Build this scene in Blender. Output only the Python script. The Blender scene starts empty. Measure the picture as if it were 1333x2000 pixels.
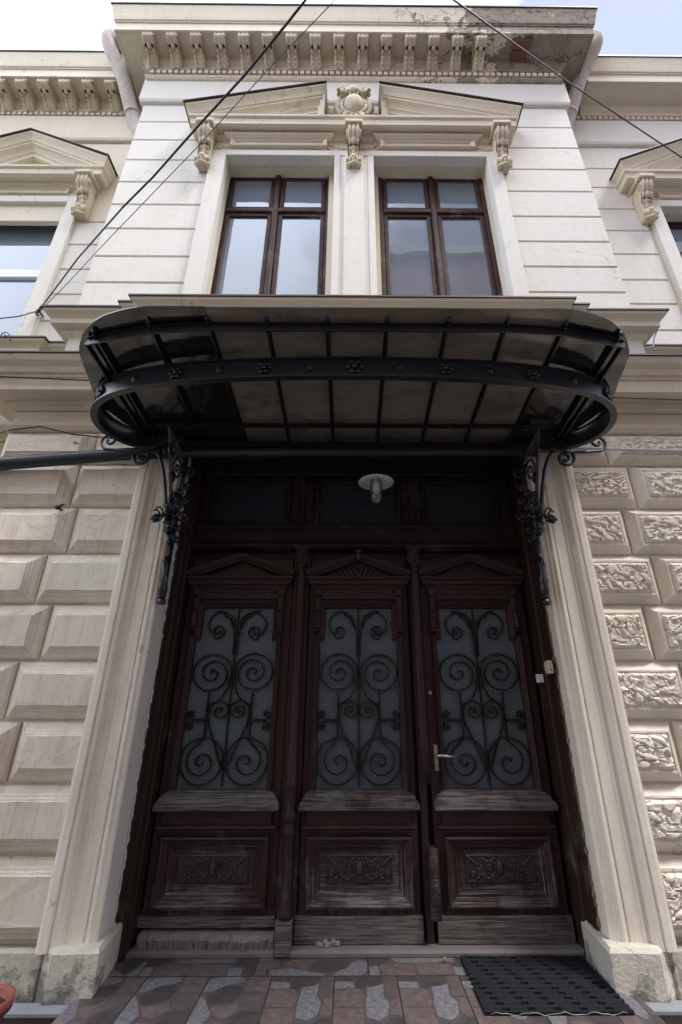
import bpy, math, random
from mathutils import Vector, Matrix, noise
R = math.radians
PI = math.pi
rnd = random.Random(7)

# ---------------------------------------------------------------- camera, sky, sun, exposure
scn = bpy.context.scene
F_, TH, PCX, PSI = 889.0, math.atan(889.0 / 2040.0), 692.0, R(.4)
D1, CH = 3.32, 1.383
CX = -D1 * math.tan(PSI)
cam_d = bpy.data.cameras.new('camera')
cam = bpy.data.objects.new('camera', cam_d)
scn.collection.objects.link(cam)
cam.location = (CX, -D1, CH)
cam.rotation_euler = (R(90) + TH, 0, -PSI)
cam_d.sensor_fit = 'VERTICAL'
cam_d.sensor_width = 24
cam_d.sensor_height = 36
cam_d.lens = 16.0
cam_d.shift_x = -(PCX - 666.5) / 2000.0
cam_d.clip_start = .05
cam_d.clip_end = 600
scn.camera = cam

w = bpy.data.worlds.new("World")
scn.world = w
w.use_nodes = True
wt = w.node_tree
wt.nodes.clear()
SUN_EL, SUN_AZ = R(60), R(62)      # azimuth measured from -Y (behind the camera) towards +X
sky = wt.nodes.new('ShaderNodeTexSky')
sky.sky_type = 'NISHITA'
sky.sun_disc = False
sky.sun_elevation = SUN_EL
sky.sun_rotation = R(180) - SUN_AZ
sky.air_density = 1.0
sky.dust_density = 1.5
tc = wt.nodes.new('ShaderNodeTexCoord')
mp = wt.nodes.new('ShaderNodeMapping')
mp.inputs['Scale'].default_value = (1, 1, 2.2)
mp.inputs['Location'].default_value = (.35, .1, .3)
nz = wt.nodes.new('ShaderNodeTexNoise')
nz.inputs['Scale'].default_value = 1.9
nz.inputs['Detail'].default_value = 7
nz.inputs['Roughness'].default_value = .5
sepw = wt.nodes.new('ShaderNodeSeparateXYZ')
mA = wt.nodes.new('ShaderNodeMath'); mA.operation = 'MULTIPLY_ADD'   # clouds thin out towards the east (right)
mA.inputs[1].default_value = -.56
ramp = wt.nodes.new('ShaderNodeValToRGB')
ramp.color_ramp.elements[0].position = .38
ramp.color_ramp.elements[1].position = .56
mix = wt.nodes.new('ShaderNodeMixRGB')
mix.inputs[2].default_value = (12.8, 13.9, 16.3, 1)
skm = wt.nodes.new('ShaderNodeMixRGB')
skm.blend_type = 'MIX'
skm.inputs[0].default_value = .92
skm.inputs[2].default_value = (2.35, 2.65, 3.35, 1)
bg = wt.nodes.new('ShaderNodeBackground')
bg.inputs['Strength'].default_value = .10
wo = wt.nodes.new('ShaderNodeOutputWorld')
L = wt.links.new
L(tc.outputs['Generated'], mp.inputs['Vector']); L(mp.outputs[0], nz.inputs['Vector'])
L(tc.outputs['Generated'], sepw.inputs[0])
L(sepw.outputs['X'], mA.inputs[0]); L(nz.outputs['Fac'], mA.inputs[2])
L(mA.outputs[0], ramp.inputs['Fac']); L(ramp.outputs['Color'], mix.inputs[0])
L(sky.outputs[0], skm.inputs[1]); L(skm.outputs[0], mix.inputs[1])
L(mix.outputs[0], bg.inputs['Color']); L(bg.outputs[0], wo.inputs['Surface'])

sd = bpy.data.lights.new('sun', 'SUN')
sun = bpy.data.objects.new('sun', sd)
scn.collection.objects.link(sun)
sd.energy = 1.5
sd.angle = R(18)
sd.color = (1, .97, .94)
sun.rotation_euler = Vector((math.sin(SUN_AZ) * math.cos(SUN_EL), -math.cos(SUN_AZ) * math.cos(SUN_EL), math.sin(SUN_EL))).to_track_quat('Z', 'Y').to_euler()
scn.view_settings.view_transform = 'Standard'
scn.view_settings.look = 'None'
scn.view_settings.gamma = 1
scn.view_settings.exposure = 1.55
scn.view_settings.use_curve_mapping = False
scn.cycles.max_bounces = 8
scn.cycles.transparent_max_bounces = 12

# ---------------------------------------------------------------- positions measured on the photograph at known depths
_c, _s = math.cos(TH), math.sin(TH)
def at(x, y, Y):
    u = (x - PCX) / F_; v = (y - 1000.0) / F_
    fx = _c + v * _s; up = _s - v * _c
    d = (u * math.cos(PSI) + fx * math.sin(PSI), fx * math.cos(PSI) - u * math.sin(PSI), up)
    t = (Y + D1) / d[1]
    return Vector((CX + d[0] * t, Y, CH + d[2] * t))
def pz(y, Y): return at(PCX, y, Y).z
def px(x, y, Y): return at(x, y, Y).x

# ---------------------------------------------------------------- mesh helpers
class MB:
    def __init__(s): s.v = []; s.f = []; s.m = []; s.sm = []
    def add(s, vs, fs, mi=0, smooth=False):
        b = len(s.v); s.v += [tuple(p) for p in vs]
        for f in fs: s.f.append([b + i for i in f]); s.m.append(mi); s.sm.append(smooth)
    def box(s, x0, x1, y0, y1, z0, z1, mi=0, bev=0.0):
        if bev <= 0:
            vs = [(x, y, z) for x in (x0, x1) for y in (y0, y1) for z in (z0, z1)]
            s.add(vs, [(0,1,3,2),(4,6,7,5),(0,4,5,1),(2,3,7,6),(0,2,6,4),(1,5,7,3)], mi)
        else:   # bevelled front (y0 side) edges
            b = bev
            l0 = [(x0,y1,z0),(x1,y1,z0),(x1,y1,z1),(x0,y1,z1)]
            l1 = [(x0,y0+b,z0),(x1,y0+b,z0),(x1,y0+b,z1),(x0,y0+b,z1)]
            l2 = [(x0+b,y0,z0+b),(x1-b,y0,z0+b),(x1-b,y0,z1-b),(x0+b,y0,z1-b)]
            s.loft([l0, l1, l2], mi=mi)
        return s
    def loft(s, loops, cap=True, mi=0, smooth=False, closed=False, ring=True):
        n = len(loops[0]); vs = [p for l in loops for p in l]; fs = []
        k = len(loops)
        for i in range(k if closed else k - 1):
            a = i * n; b = ((i + 1) % k) * n
            for j in range(n if ring else n - 1):
                j2 = (j + 1) % n
                fs.append((a + j, a + j2, b + j2, b + j))
        s.add(vs, fs, mi, smooth)
        if cap and not closed and ring:
            b = len(s.v) - len(vs)
            s.f.append([b + j for j in range(n)][::-1]); s.m.append(mi); s.sm.append(False)
            s.f.append([b + (k - 1) * n + j for j in range(n)]); s.m.append(mi); s.sm.append(False)
        return s
    def tube(s, pts, r, n=8, mi=0, cap=True):
        pts = [Vector(p) for p in pts]; loops = []; k = len(pts); prev = None
        for i, p in enumerate(pts):
            t = (pts[min(i + 1, k - 1)] - pts[max(i - 1, 0)]).normalized()
            if prev is None:
                a = Vector((0, 0, 1)) if abs(t.z) < .9 else Vector((1, 0, 0)); u = t.cross(a).normalized()
            else: u = (prev - t * prev.dot(t)).normalized()
            prev = u; w_ = t.cross(u)
            rr = r[i] if isinstance(r, (list, tuple)) else r
            loops.append([p + (u * math.cos(2*PI*j/n) + w_ * math.sin(2*PI*j/n)) * rr for j in range(n)])
        return s.loft(loops, cap, mi, True)
    def bar(s, pts, w_, t_, up, mi=0):
        """flat bar: w_ wide along up, t_ thick across"""
        pts = [Vector(p) for p in pts]; up = Vector(up); k = len(pts); loops = []
        for i, p in enumerate(pts):
            t = (pts[min(i + 1, k - 1)] - pts[max(i - 1, 0)]).normalized()
            u2 = (up - t * up.dot(t)).normalized(); n = t.cross(u2).normalized()
            loops.append([p + u2*w_/2 + n*t_/2, p - u2*w_/2 + n*t_/2, p - u2*w_/2 - n*t_/2, p + u2*w_/2 - n*t_/2])
        return s.loft(loops, True, mi)
    def ell(s, c, r, nu=12, nv=8, mi=0):
        vs = [(c[0], c[1], c[2] + r[2])]; fs = []
        for i in range(1, nv):
            a = PI * i / nv
            for j in range(nu):
                b = 2*PI*j/nu
                vs.append((c[0] + r[0]*math.sin(a)*math.cos(b), c[1] + r[1]*math.sin(a)*math.sin(b), c[2] + r[2]*math.cos(a)))
        vs.append((c[0], c[1], c[2] - r[2]))
        for j in range(nu): fs.append((0, 1 + j, 1 + (j+1) % nu))
        for i in range(nv - 2):
            for j in range(nu):
                a = 1 + i*nu; fs.append((a+j, a+nu+j, a+nu+(j+1) % nu, a+(j+1) % nu))
        e = len(vs) - 1; a = 1 + (nv-2)*nu
        for j in range(nu): fs.append((e, a+(j+1) % nu, a+j))
        s.add(vs, fs, mi, True); return s
    def lathe(s, prof, c, n=16, mi=0, smooth=True):
        loops = [[(c[0] + r*math.cos(2*PI*j/n), c[1] + r*math.sin(2*PI*j/n), c[2] + z) for j in range(n)] for r, z in prof]
        return s.loft(loops, True, mi, smooth)
    def ellrot(s, c, r, M, nu=10, nv=6, mi=0):
        b = len(s.v); s.ell((0,0,0), r, nu, nv, mi)
        for i in range(b, len(s.v)): s.v[i] = tuple(M @ Vector(s.v[i]) + Vector(c))
        return s

def mesh(name, m, mats):
    me = bpy.data.meshes.new(name)
    me.from_pydata(m.v, [], m.f)
    for x in (mats if isinstance(mats, (list, tuple)) else [mats]): me.materials.append(x)
    me.polygons.foreach_set('material_index', m.m)
    me.polygons.foreach_set('use_smooth', m.sm)
    me.update()
    import bmesh
    bm = bmesh.new(); bm.from_mesh(me); bmesh.ops.recalc_face_normals(bm, faces=bm.faces); bm.to_mesh(me); bm.free()
    return me
def put(name, me, parent=None, loc=None):
    o = bpy.data.objects.new(name, me); scn.collection.objects.link(o)
    if parent is not None:
        o.parent = parent
        o.matrix_parent_inverse = Matrix.Translation(-abs_loc(parent))
    if loc is not None: o.location = loc
    return o
ABS = {}
def abs_loc(p): return ABS.get(p.name, Vector((0, 0, 0)))
def obj(name, m, mats, parent=None, label=None, **kw):
    o = put(name, mesh(name, m, mats), parent)
    if label: o['label'] = label
    for k, v in kw.items(): o[k] = v
    return o
def thing(name, label, cat, loc=(0, 0, 0), group=None):
    o = bpy.data.objects.new(name, None); scn.collection.objects.link(o)
    o.location = loc; o.empty_display_size = .2
    o['label'] = label; o['category'] = cat
    if group: o['group'] = group
    ABS[o.name] = Vector(loc)
    return o
def tag(o, label, cat, group=None):
    o['label'] = label; o['category'] = cat
    if group: o['group'] = group
    return o

def sweep(m, prof, path, back=.06, mi=0, flip=1):
    """prof: (out, z) from top to bottom; path in plan, going left to right seen from the street.
    The outward side is to the right of the travel direction (towards -Y for +X travel)."""
    k = len(path); P = [Vector(p) for p in path]
    pr = list(prof) + [(-back, prof[-1][1]), (-back, prof[0][1])]
    loops = []
    for i in range(k):
        ns = []
        if i > 0: t = (P[i] - P[i-1]).normalized(); ns.append(Vector((t.y, -t.x)))
        if i < k - 1: t = (P[i+1] - P[i]).normalized(); ns.append(Vector((t.y, -t.x)))
        if len(ns) == 2:
            n = (ns[0] + ns[1]); n = n / (n.dot(ns[0])) if n.length > 1e-6 else ns[0]
        else: n = ns[0]
        loops.append([(P[i].x + n.x*o, P[i].y + n.y*o, z) for o, z in pr])
    return m.loft(loops, True, mi)

def spiral(cx, cz, r0, r1, a0, turns, n=28):
    """planar spiral in local (x, z): from radius r0 at angle a0, turning `turns` (signed)"""
    out = []
    for i in range(n + 1):
        t = i / n; r = r0 + (r1 - r0) * (t ** .8); a = a0 + 2*PI*turns*t
        out.append((cx + r*math.cos(a), cz + r*math.sin(a)))
    return out

# ---------------------------------------------------------------- materials
def newmat(name):
    m = bpy.data.materials.new(name); m.use_nodes = True
    nt = m.node_tree; b = nt.nodes['Principled BSDF']; return m, nt, b
def N(nt, t, **kw):
    n = nt.nodes.new(t)
    for k, v in kw.items():
        if hasattr(n, k): setattr(n, k, v)
        else: n.inputs[k].default_value = v
    return n
def noise_node(nt, vec, scale, detail=4, rough=.55, dist=0.0):
    n = N(nt, 'ShaderNodeTexNoise'); n.inputs['Scale'].default_value = scale
    n.inputs['Detail'].default_value = detail; n.inputs['Roughness'].default_value = rough
    n.inputs['Distortion'].default_value = dist
    nt.links.new(vec, n.inputs['Vector']); return n.outputs['Fac']
def rampn(nt, fac, p0, p1, c0=(0,0,0,1), c1=(1,1,1,1)):
    r = N(nt, 'ShaderNodeValToRGB'); e = r.color_ramp.elements
    e[0].position = p0; e[1].position = p1; e[0].color = c0; e[1].color = c1
    nt.links.new(fac, r.inputs['Fac']); return r.outputs['Color']
def mixc(nt, fac, a, b, blend='MIX'):
    m = N(nt, 'ShaderNodeMixRGB'); m.blend_type = blend
    for i, q in ((0, fac), (1, a), (2, b)):
        if hasattr(q, 'is_linked') or isinstance(q, bpy.types.NodeSocket): nt.links.new(q, m.inputs[i])
        elif i == 0: m.inputs[0].default_value = q
        else: m.inputs[i].default_value = (*q[:3], 1)
    return m.outputs[0]
def mth(nt, op, a, b=0.0, clamp=False):
    m = N(nt, 'ShaderNodeMath'); m.operation = op; m.use_clamp = clamp
    for i, q in ((0, a), (1, b)):
        if isinstance(q, bpy.types.NodeSocket): nt.links.new(q, m.inputs[i])
        else: m.inputs[i].default_value = q
    return m.outputs[0]
def scaled(nt, vec, s):
    m = N(nt, 'ShaderNodeMapping'); m.inputs['Scale'].default_value = s
    nt.links.new(vec, m.inputs['Vector']); return m.outputs[0]
def bumpn(nt, b, h, strength, dist=.01, prev=None):
    n = N(nt, 'ShaderNodeBump'); n.inputs['Strength'].default_value = strength; n.inputs['Distance'].default_value = dist
    nt.links.new(h, n.inputs['Height'])
    if prev is not None: nt.links.new(prev, n.inputs['Normal'])
    nt.links.new(n.outputs[0], b.inputs['Normal']); return n.outputs[0]

def plaster(name, base, stain, grime=.5, streak=.5, bump=.3, rust=0.0, damage=False, lowdirt=False):
    m, nt, b = newmat(name)
    pos = N(nt, 'ShaderNodeNewGeometry').outputs['Position']
    big = noise_node(nt, pos, 1.3, 6, .6)
    col = mixc(nt, mth(nt, 'MULTIPLY', rampn(nt, big, .42, .75), grime), base, stain)
    st = noise_node(nt, scaled(nt, pos, (9, 9, .7)), 1.6, 5, .65)
    col = mixc(nt, mth(nt, 'MULTIPLY', rampn(nt, st, .5, .8), streak), col, tuple(c*.72 for c in stain))
    fine = noise_node(nt, pos, 34, 4, .6)
    col = mixc(nt, .35, col, mixc(nt, fine, tuple(c*.82 for c in base), tuple(min(1, c*1.12) for c in base)))
    spk = noise_node(nt, pos, 18, 3, .5)
    col = mixc(nt, mth(nt, 'MULTIPLY', rampn(nt, spk, .70, .76), .55), col, tuple(c*.35 for c in stain))
    dr = noise_node(nt, scaled(nt, pos, (38, 38, 1.3)), 1.4, 4, .6)
    col = mixc(nt, mth(nt, 'MULTIPLY', rampn(nt, dr, .60, .68), streak*.38), col, tuple(c*.5 for c in stain))
    cv = N(nt, 'ShaderNodeTexVoronoi'); cv.feature = 'DISTANCE_TO_EDGE'; cv.inputs['Scale'].default_value = 1.5
    cm = N(nt, 'ShaderNodeMixRGB'); cm.inputs[0].default_value = .35; cn = N(nt, 'ShaderNodeTexNoise'); cn.inputs['Scale'].default_value = 3.5; cn.inputs['Detail'].default_value = 6
    nt.links.new(pos, cn.inputs['Vector']); nt.links.new(pos, cm.inputs[1]); nt.links.new(cn.outputs['Color'], cm.inputs[2]); nt.links.new(cm.outputs[0], cv.inputs['Vector'])
    ckm = mth(nt, 'MULTIPLY', mth(nt, 'SUBTRACT', 1.0, rampn(nt, cv.outputs['Distance'], .0, .006)), rampn(nt, noise_node(nt, pos, .9, 3, .5), .54, .6))
    col = mixc(nt, mth(nt, 'MULTIPLY', ckm, .55), col, tuple(c*.4 for c in stain))
    if rust:
        rs = noise_node(nt, scaled(nt, pos, (3, 3, 1.1)), 1.1, 5, .7, .6)
        col = mixc(nt, mth(nt, 'MULTIPLY', rampn(nt, rs, .5, .72), rust), col, (.42, .27, .13))
    h = mth(nt, 'ADD', mth(nt, 'MULTIPLY', fine, .35), mth(nt, 'MULTIPLY', noise_node(nt, pos, 6, 5, .6), 1.0))
    if damage:
        sp = N(nt, 'ShaderNodeSeparateXYZ'); nt.links.new(pos, sp.inputs[0])
        nn = noise_node(nt, pos, 2.4, 9, .68, .5)
        # more plaster lost towards the right-hand corner of the cornice
        mm = mth(nt, 'ADD', mth(nt, 'MULTIPLY', sp.outputs['X'], .185), mth(nt, 'MULTIPLY', nn, 1.1))
        hole = rampn(nt, mm, .845, .862)
        patch2 = mth(nt, 'GREATER_THAN', noise_node(nt, pos, 2.9, 5, .6), .60)
        cem = mixc(nt, noise_node(nt, pos, 9, 6, .7), (.15, .125, .105), (.50, .44, .37))
        cem = mixc(nt, mth(nt, 'MULTIPLY', patch2, .45), cem, (.27, .15, .10))
        col = mixc(nt, hole, col, cem)
        edge = mth(nt, 'SUBTRACT', rampn(nt, mm, .838, .845), hole, True)
        col = mixc(nt, edge, col, (.12, .1, .08))
        crk = N(nt, 'ShaderNodeTexVoronoi'); crk.feature = 'DISTANCE_TO_EDGE'; crk.inputs['Scale'].default_value = 3.4
        wv = N(nt, 'ShaderNodeMixRGB'); wv.inputs[0].default_value = .30
        nt.links.new(pos, wv.inputs[1]); nc = N(nt, 'ShaderNodeTexNoise'); nc.inputs['Scale'].default_value = 5; nc.inputs['Detail'].default_value = 5
        nt.links.new(pos, nc.inputs['Vector']); nt.links.new(nc.outputs['Color'], wv.inputs[2]); nt.links.new(wv.outputs[0], crk.inputs['Vector'])
        ck = mth(nt, 'MULTIPLY', mth(nt, 'SUBTRACT', 1.0, rampn(nt, crk.outputs['Distance'], .0, .014)), rampn(nt, mm, .66, .8))
        col = mixc(nt, ck, col, (.05, .04, .035))
        h = mth(nt, 'SUBTRACT', h, mth(nt, 'MULTIPLY', mth(nt, 'ADD', hole, ck), 2.5))
        h = mth(nt, 'ADD', h, mth(nt, 'MULTIPLY', mth(nt, 'MULTIPLY', hole, noise_node(nt, pos, 12, 6, .7)), 3.0))
    if lowdirt:
        sp = N(nt, 'ShaderNodeSeparateXYZ'); nt.links.new(pos, sp.inputs[0])
        k = mth(nt, 'SUBTRACT', noise_node(nt, pos, 7, 8, .7), mth(nt, 'MULTIPLY', sp.outputs['Z'], .95))
        ms = rampn(nt, k, .46, .62)
        col = mixc(nt, mth(nt, 'MULTIPLY', ms, .9), col, (.16, .145, .125))
        h = mth(nt, 'SUBTRACT', h, mth(nt, 'MULTIPLY', ms, .8))
    nt.links.new(col, b.inputs['Base Color']); b.inputs['Roughness'].default_value = .88
    b.inputs['Specular IOR Level'].default_value = .25
    bumpn(nt, b, h, bump, .012)
    return m

M_WALL = plaster('painted_plaster', (.755, .735, .685), (.66, .61, .52), .45, .25, .35)
M_TRIM = plaster('cream_moulding', (.715, .655, .535), (.55, .46, .32), .45, .25, .4)
M_ORN = plaster('cream_ornament', (.66, .59, .46), (.40, .32, .22), .8, .3, .8)
M_CORN = plaster('damaged_cornice_plaster', (.715, .655, .535), (.53, .44, .31), .5, .3, .6, damage=True)
M_BLK = plaster('old_block_plaster', (.77, .71, .62), (.54, .43, .29), .75, .7, .6, rust=.35)
M_BLKR = plaster('right_block_plaster', (.76, .70, .60), (.56, .47, .34), .4, .35, .45, rust=.15)
M_ARCH = plaster('architrave_plaster', (.79, .735, .65), (.56, .45, .31), .5, .45, .4, rust=.25)
M_BELT = plaster('belt_plaster', (.66, .59, .47), (.46, .36, .23), .5, .4, .5, rust=.15)
M_PLINTH = plaster('peeling_plinth_paint', (.58, .55, .47), (.33, .29, .22), .7, .5, 1.2, lowdirt=True)

def simple(name, col, rough=.5, metal=0.0, bump=0.0, bscale=30, var=.25, spec=.5):
    m, nt, b = newmat(name)
    pos = N(nt, 'ShaderNodeNewGeometry').outputs['Position']
    n = noise_node(nt, pos, bscale*.3, 6, .65)
    c = mixc(nt, n, tuple(x*(1-var) for x in col), tuple(min(1, x*(1+var)) for x in col))
    nt.links.new(c, b.inputs['Base Color'])
    b.inputs['Roughness'].default_value = rough; b.inputs['Metallic'].default_value = metal
    b.inputs['Specular IOR Level'].default_value = spec
    if bump: bumpn(nt, b, noise_node(nt, pos, bscale, 5, .6), bump, .004)
    return m

def wood(name, paint, bare, wear0=.5, wearz=.0, horiz=False, rough=.5):
    m, nt, b = newmat(name)
    pos = N(nt, 'ShaderNodeNewGeometry').outputs['Position']
    sc = (2.6, 50, 72) if horiz else (72, 50, 2.6)
    grain = noise_node(nt, scaled(nt, pos, sc), 1.5, 6, .65, .3)
    g2 = noise_node(nt, scaled(nt, pos, tuple(s*.45 for s in sc)), 1.2, 5, .7, .8)
    patch = noise_node(nt, pos, 3.2, 6, .7)
    sp = N(nt, 'ShaderNodeSeparateXYZ'); nt.links.new(pos, sp.inputs[0])
    k = mth(nt, 'ADD', mth(nt, 'MULTIPLY', grain, .45), mth(nt, 'MULTIPLY', patch, .75))
    k = mth(nt, 'SUBTRACT', k, mth(nt, 'MULTIPLY', sp.outputs['Z'], wearz))
    ms = rampn(nt, k, wear0 - .02, wear0 + .14)
    pc = mixc(nt, g2, tuple(c*.55 for c in paint), tuple(c*1.35 for c in paint))
    bc = mixc(nt, rampn(nt, grain, .35, .65), tuple(c*.28 for c in bare), tuple(c*1.25 for c in bare))
    nt.links.new(mixc(nt, ms, pc, bc), b.inputs['Base Color'])
    nt.links.new(mth(nt, 'ADD', mth(nt, 'MULTIPLY', ms, .35), rough, True), b.inputs['Roughness'])
    b.inputs['Specular IOR Level'].default_value = .18
    h = mth(nt, 'ADD', mth(nt, 'MULTIPLY', grain, .6), mth(nt, 'MULTIPLY', mth(nt, 'MULTIPLY', ms, grain), 1.6))
    bumpn(nt, b, h, .7, .006)
    return m
M_DOOR = wood('maroon_door_wood', (.046, .0245, .0248), (.20, .185, .18), .615, .09)
M_DOORH = wood('maroon_door_wood_rails', (.046, .0245, .0248), (.20, .18, .172), .475, .33, True)
M_DOORV = wood('maroon_door_wood_stiles', (.046, .0245, .0248), (.20, .18, .172), .50, .30)
M_LEDGE = wood('worn_door_ledge', (.04, .022, .02), (.18, .16, .154), .47, .02, True)
M_CARVE = simple('carved_maroon_wood', (.036, .022, .021), .55, 0, .4, 50, .35)
M_DARKW = wood('dark_wood_and_hole_shade', (.022, .013, .012), (.10, .08, .07), .66, .0, True)
M_BARE = wood('bare_grey_board', (.05, .034, .03), (.17, .15, .142), .44, .0, True, .6)
M_SASH = wood('maroon_window_paint', (.048, .020, .018), (.26, .21, .18), .655, .0)
M_FRAME = wood('outer_frame_wood', (.035, .018, .014), (.17, .125, .09), .66, .03)
M_IRON = simple('black_painted_iron', (.012, .014, .018), .33, .0, .15, 60, .3, .6)
M_IRONB = simple('blue_black_band_paint', (.022, .025, .034), .36, 0, .2, 30, .3, .6)
M_GRILLE = simple('brown_black_grille_iron', (.020, .015, .013), .6, 0, .3, 80, .4, .2)
M_FLASH = simple('rusty_roof_flashing', (.055, .045, .042), .5, .3, .3, 20, .4)
M_ZINC = simple('dark_gutter_metal', (.022, .025, .034), .42, .3, .1, 10, .3)
M_PIPE = plaster('painted_downpipe_metal', (.58, .54, .51), (.36, .24, .19), .5, .9, .15, rust=.3)
M_CABLE = simple('black_cable', (.01, .01, .01), .5)
M_WHITEP = simple('white_plastic', (.75, .77, .78), .35, var=.05)
M_GREYP = simple('grey_conduit_plastic', (.5, .5, .5), .5, var=.1)
M_STEEL = simple('brushed_handle_steel', (.55, .55, .57), .3, .9, var=.1)
M_BRASS = simple('tarnished_brass', (.42, .38, .29), .42, .7, .1, 60)
M_RUBBER = simple('black_tyre_rubber', (.010, .0115, .0145), .75, 0, .8, 70, .5, .15)
M_WIRE = simple('galvanised_wire', (.30, .30, .22), .4, .6)
M_ENAMEL = simple('white_lamp_enamel', (.78, .78, .78), .3, var=.05)
M_STONE = simple('grey_threshold_stone', (.15, .13, .125), .75, 0, .7, 25, .35)
M_MORTAR = simple('rough_grey_mortar', (.21, .195, .185), .95, 0, 1.0, 60, .6)
M_GROUT = simple('tile_grout', (.16, .14, .135), .9, 0, .3, 60)
M_POT = simple('terracotta_pot', (.20, .045, .03), .6, 0, .2, 20)
M_SOIL = simple('potting_soil', (.03, .022, .016), .95, 0, 1, 50)
M_PAVE = simple('pavement_concrete', (.13, .12, .115), .85, 0, .5, 12, .3)
M_ROAD = simple('asphalt', (.055, .055, .058), .9, 0, .6, 60, .25)
M_PVC = simple('white_pvc_frame', (.78, .8, .82), .35, var=.03)
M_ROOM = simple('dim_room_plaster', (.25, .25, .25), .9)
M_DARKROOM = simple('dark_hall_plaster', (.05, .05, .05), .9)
M_BRICKX = simple('exposed_brick', (.20, .095, .065), .9, 0, 1.0, 25, .5)
M_HOLE = simple('cartouche_recess', (.40, .27, .15), .9, 0, .5, 20)
# bronze polycarbonate sheet: glossy underside, daylight faintly through it
def sheet(name, col, trans):
    m, nt, b = newmat(name)
    pos = N(nt, 'ShaderNodeNewGeometry').outputs['Position']
    ridg = N(nt, 'ShaderNodeTexWave'); ridg.bands_direction = 'Y'; ridg.inputs['Scale'].default_value = 13
    ridg.inputs['Distortion'].default_value = .15; nt.links.new(pos, ridg.inputs['Vector'])
    n = noise_node(nt, scaled(nt, pos, (1.2, 14, 1)), 2, 6, .7)
    c = mixc(nt, n, tuple(x*.7 for x in col), tuple(x*1.2 for x in col))
    c = mixc(nt, mth(nt, 'MULTIPLY', ridg.outputs['Fac'], .25), c, tuple(x*.5 for x in col))
    dd = noise_node(nt, scaled(nt, pos, (2.2, 3.5, 1)), 1.6, 7, .7, .5)
    c = mixc(nt, mth(nt, 'MULTIPLY', rampn(nt, dd, .5, .68), .6), c, tuple(x*.3 for x in col))
    nt.links.new(c, b.inputs['Base Color']); b.inputs['Roughness'].default_value = .09
    b.inputs['Specular IOR Level'].default_value = .8
    b.inputs['IOR'].default_value = 1.58
    tr = N(nt, 'ShaderNodeBsdfTranslucent'); nt.links.new(c, tr.inputs['Color'])
    mx = N(nt, 'ShaderNodeMixShader'); mx.inputs[0].default_value = trans
    nt.links.new(b.outputs[0], mx.inputs[1]); nt.links.new(tr.outputs[0], mx.inputs[2])
    nt.links.new(mx.outputs[0], nt.nodes['Material Output'].inputs['Surface'])
    bumpn(nt, b, ridg.outputs['Fac'], .04, .002)
    return m
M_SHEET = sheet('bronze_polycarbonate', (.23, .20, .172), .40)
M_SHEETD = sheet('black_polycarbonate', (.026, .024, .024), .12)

def glass(name, tint=(.9, .95, 1), rough=.02, ior=1.5, mixd=None, refl=1.6):
    m, nt, b = newmat(name)
    gl = N(nt, 'ShaderNodeBsdfGlossy'); gl.inputs['Roughness'].default_value = rough; gl.inputs['Color'].default_value = (1, 1, 1, 1)
    tr = N(nt, 'ShaderNodeBsdfTransparent'); tr.inputs['Color'].default_value = (*tint, 1)
    fr = N(nt, 'ShaderNodeFresnel'); fr.inputs['IOR'].default_value = ior
    pos = N(nt, 'ShaderNodeNewGeometry').outputs['Position']
    bp = N(nt, 'ShaderNodeBump'); bp.inputs['Strength'].default_value = .12; bp.inputs['Distance'].default_value = .02
    nt.links.new(noise_node(nt, pos, 2.5, 2, .4), bp.inputs['Height']); nt.links.new(bp.outputs[0], gl.inputs['Normal'])
    mx = N(nt, 'ShaderNodeMixShader')
    f = mth(nt, 'MULTIPLY', fr.outputs[0], refl, True)
    nt.links.new(f, mx.inputs[0]); nt.links.new(tr.outputs[0], mx.inputs[1]); nt.links.new(gl.outputs[0], mx.inputs[2])
    out = mx.outputs[0]
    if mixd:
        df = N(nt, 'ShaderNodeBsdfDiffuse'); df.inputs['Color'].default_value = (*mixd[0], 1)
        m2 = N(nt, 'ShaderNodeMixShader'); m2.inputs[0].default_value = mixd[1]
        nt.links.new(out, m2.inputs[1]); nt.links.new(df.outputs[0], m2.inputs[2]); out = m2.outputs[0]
    nt.links.new(out, nt.nodes['Material Output'].inputs['Surface'])
    return m
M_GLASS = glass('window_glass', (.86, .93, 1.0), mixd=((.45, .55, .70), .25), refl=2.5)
M_BULB = glass('lamp_glass', (.92, .94, .95), .03, 1.5, ((.6, .6, .6), .10))
M_TGLASS = glass('transom_glass', (.30, .36, .42), .12, mixd=((.05, .06, .075), .5), refl=.8)
def curtain_mat():
    m, nt, b = newmat('sky_tinted_curtain')
    pos = N(nt, 'ShaderNodeNewGeometry').outputs['Position']
    n = noise_node(nt, scaled(nt, pos, (9, 1, .5)), 1.2, 4, .6)
    nt.links.new(mixc(nt, n, (.42, .50, .62), (.62, .70, .80)), b.inputs['Base Color']); b.inputs['Roughness'].default_value = .9  # blue sky reflection put into the colour of white cloth
    return m
M_CURT = curtain_mat()
M_LACE = simple('white_lace_curtain', (.86, .88, .9), .9, var=.04)
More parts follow.
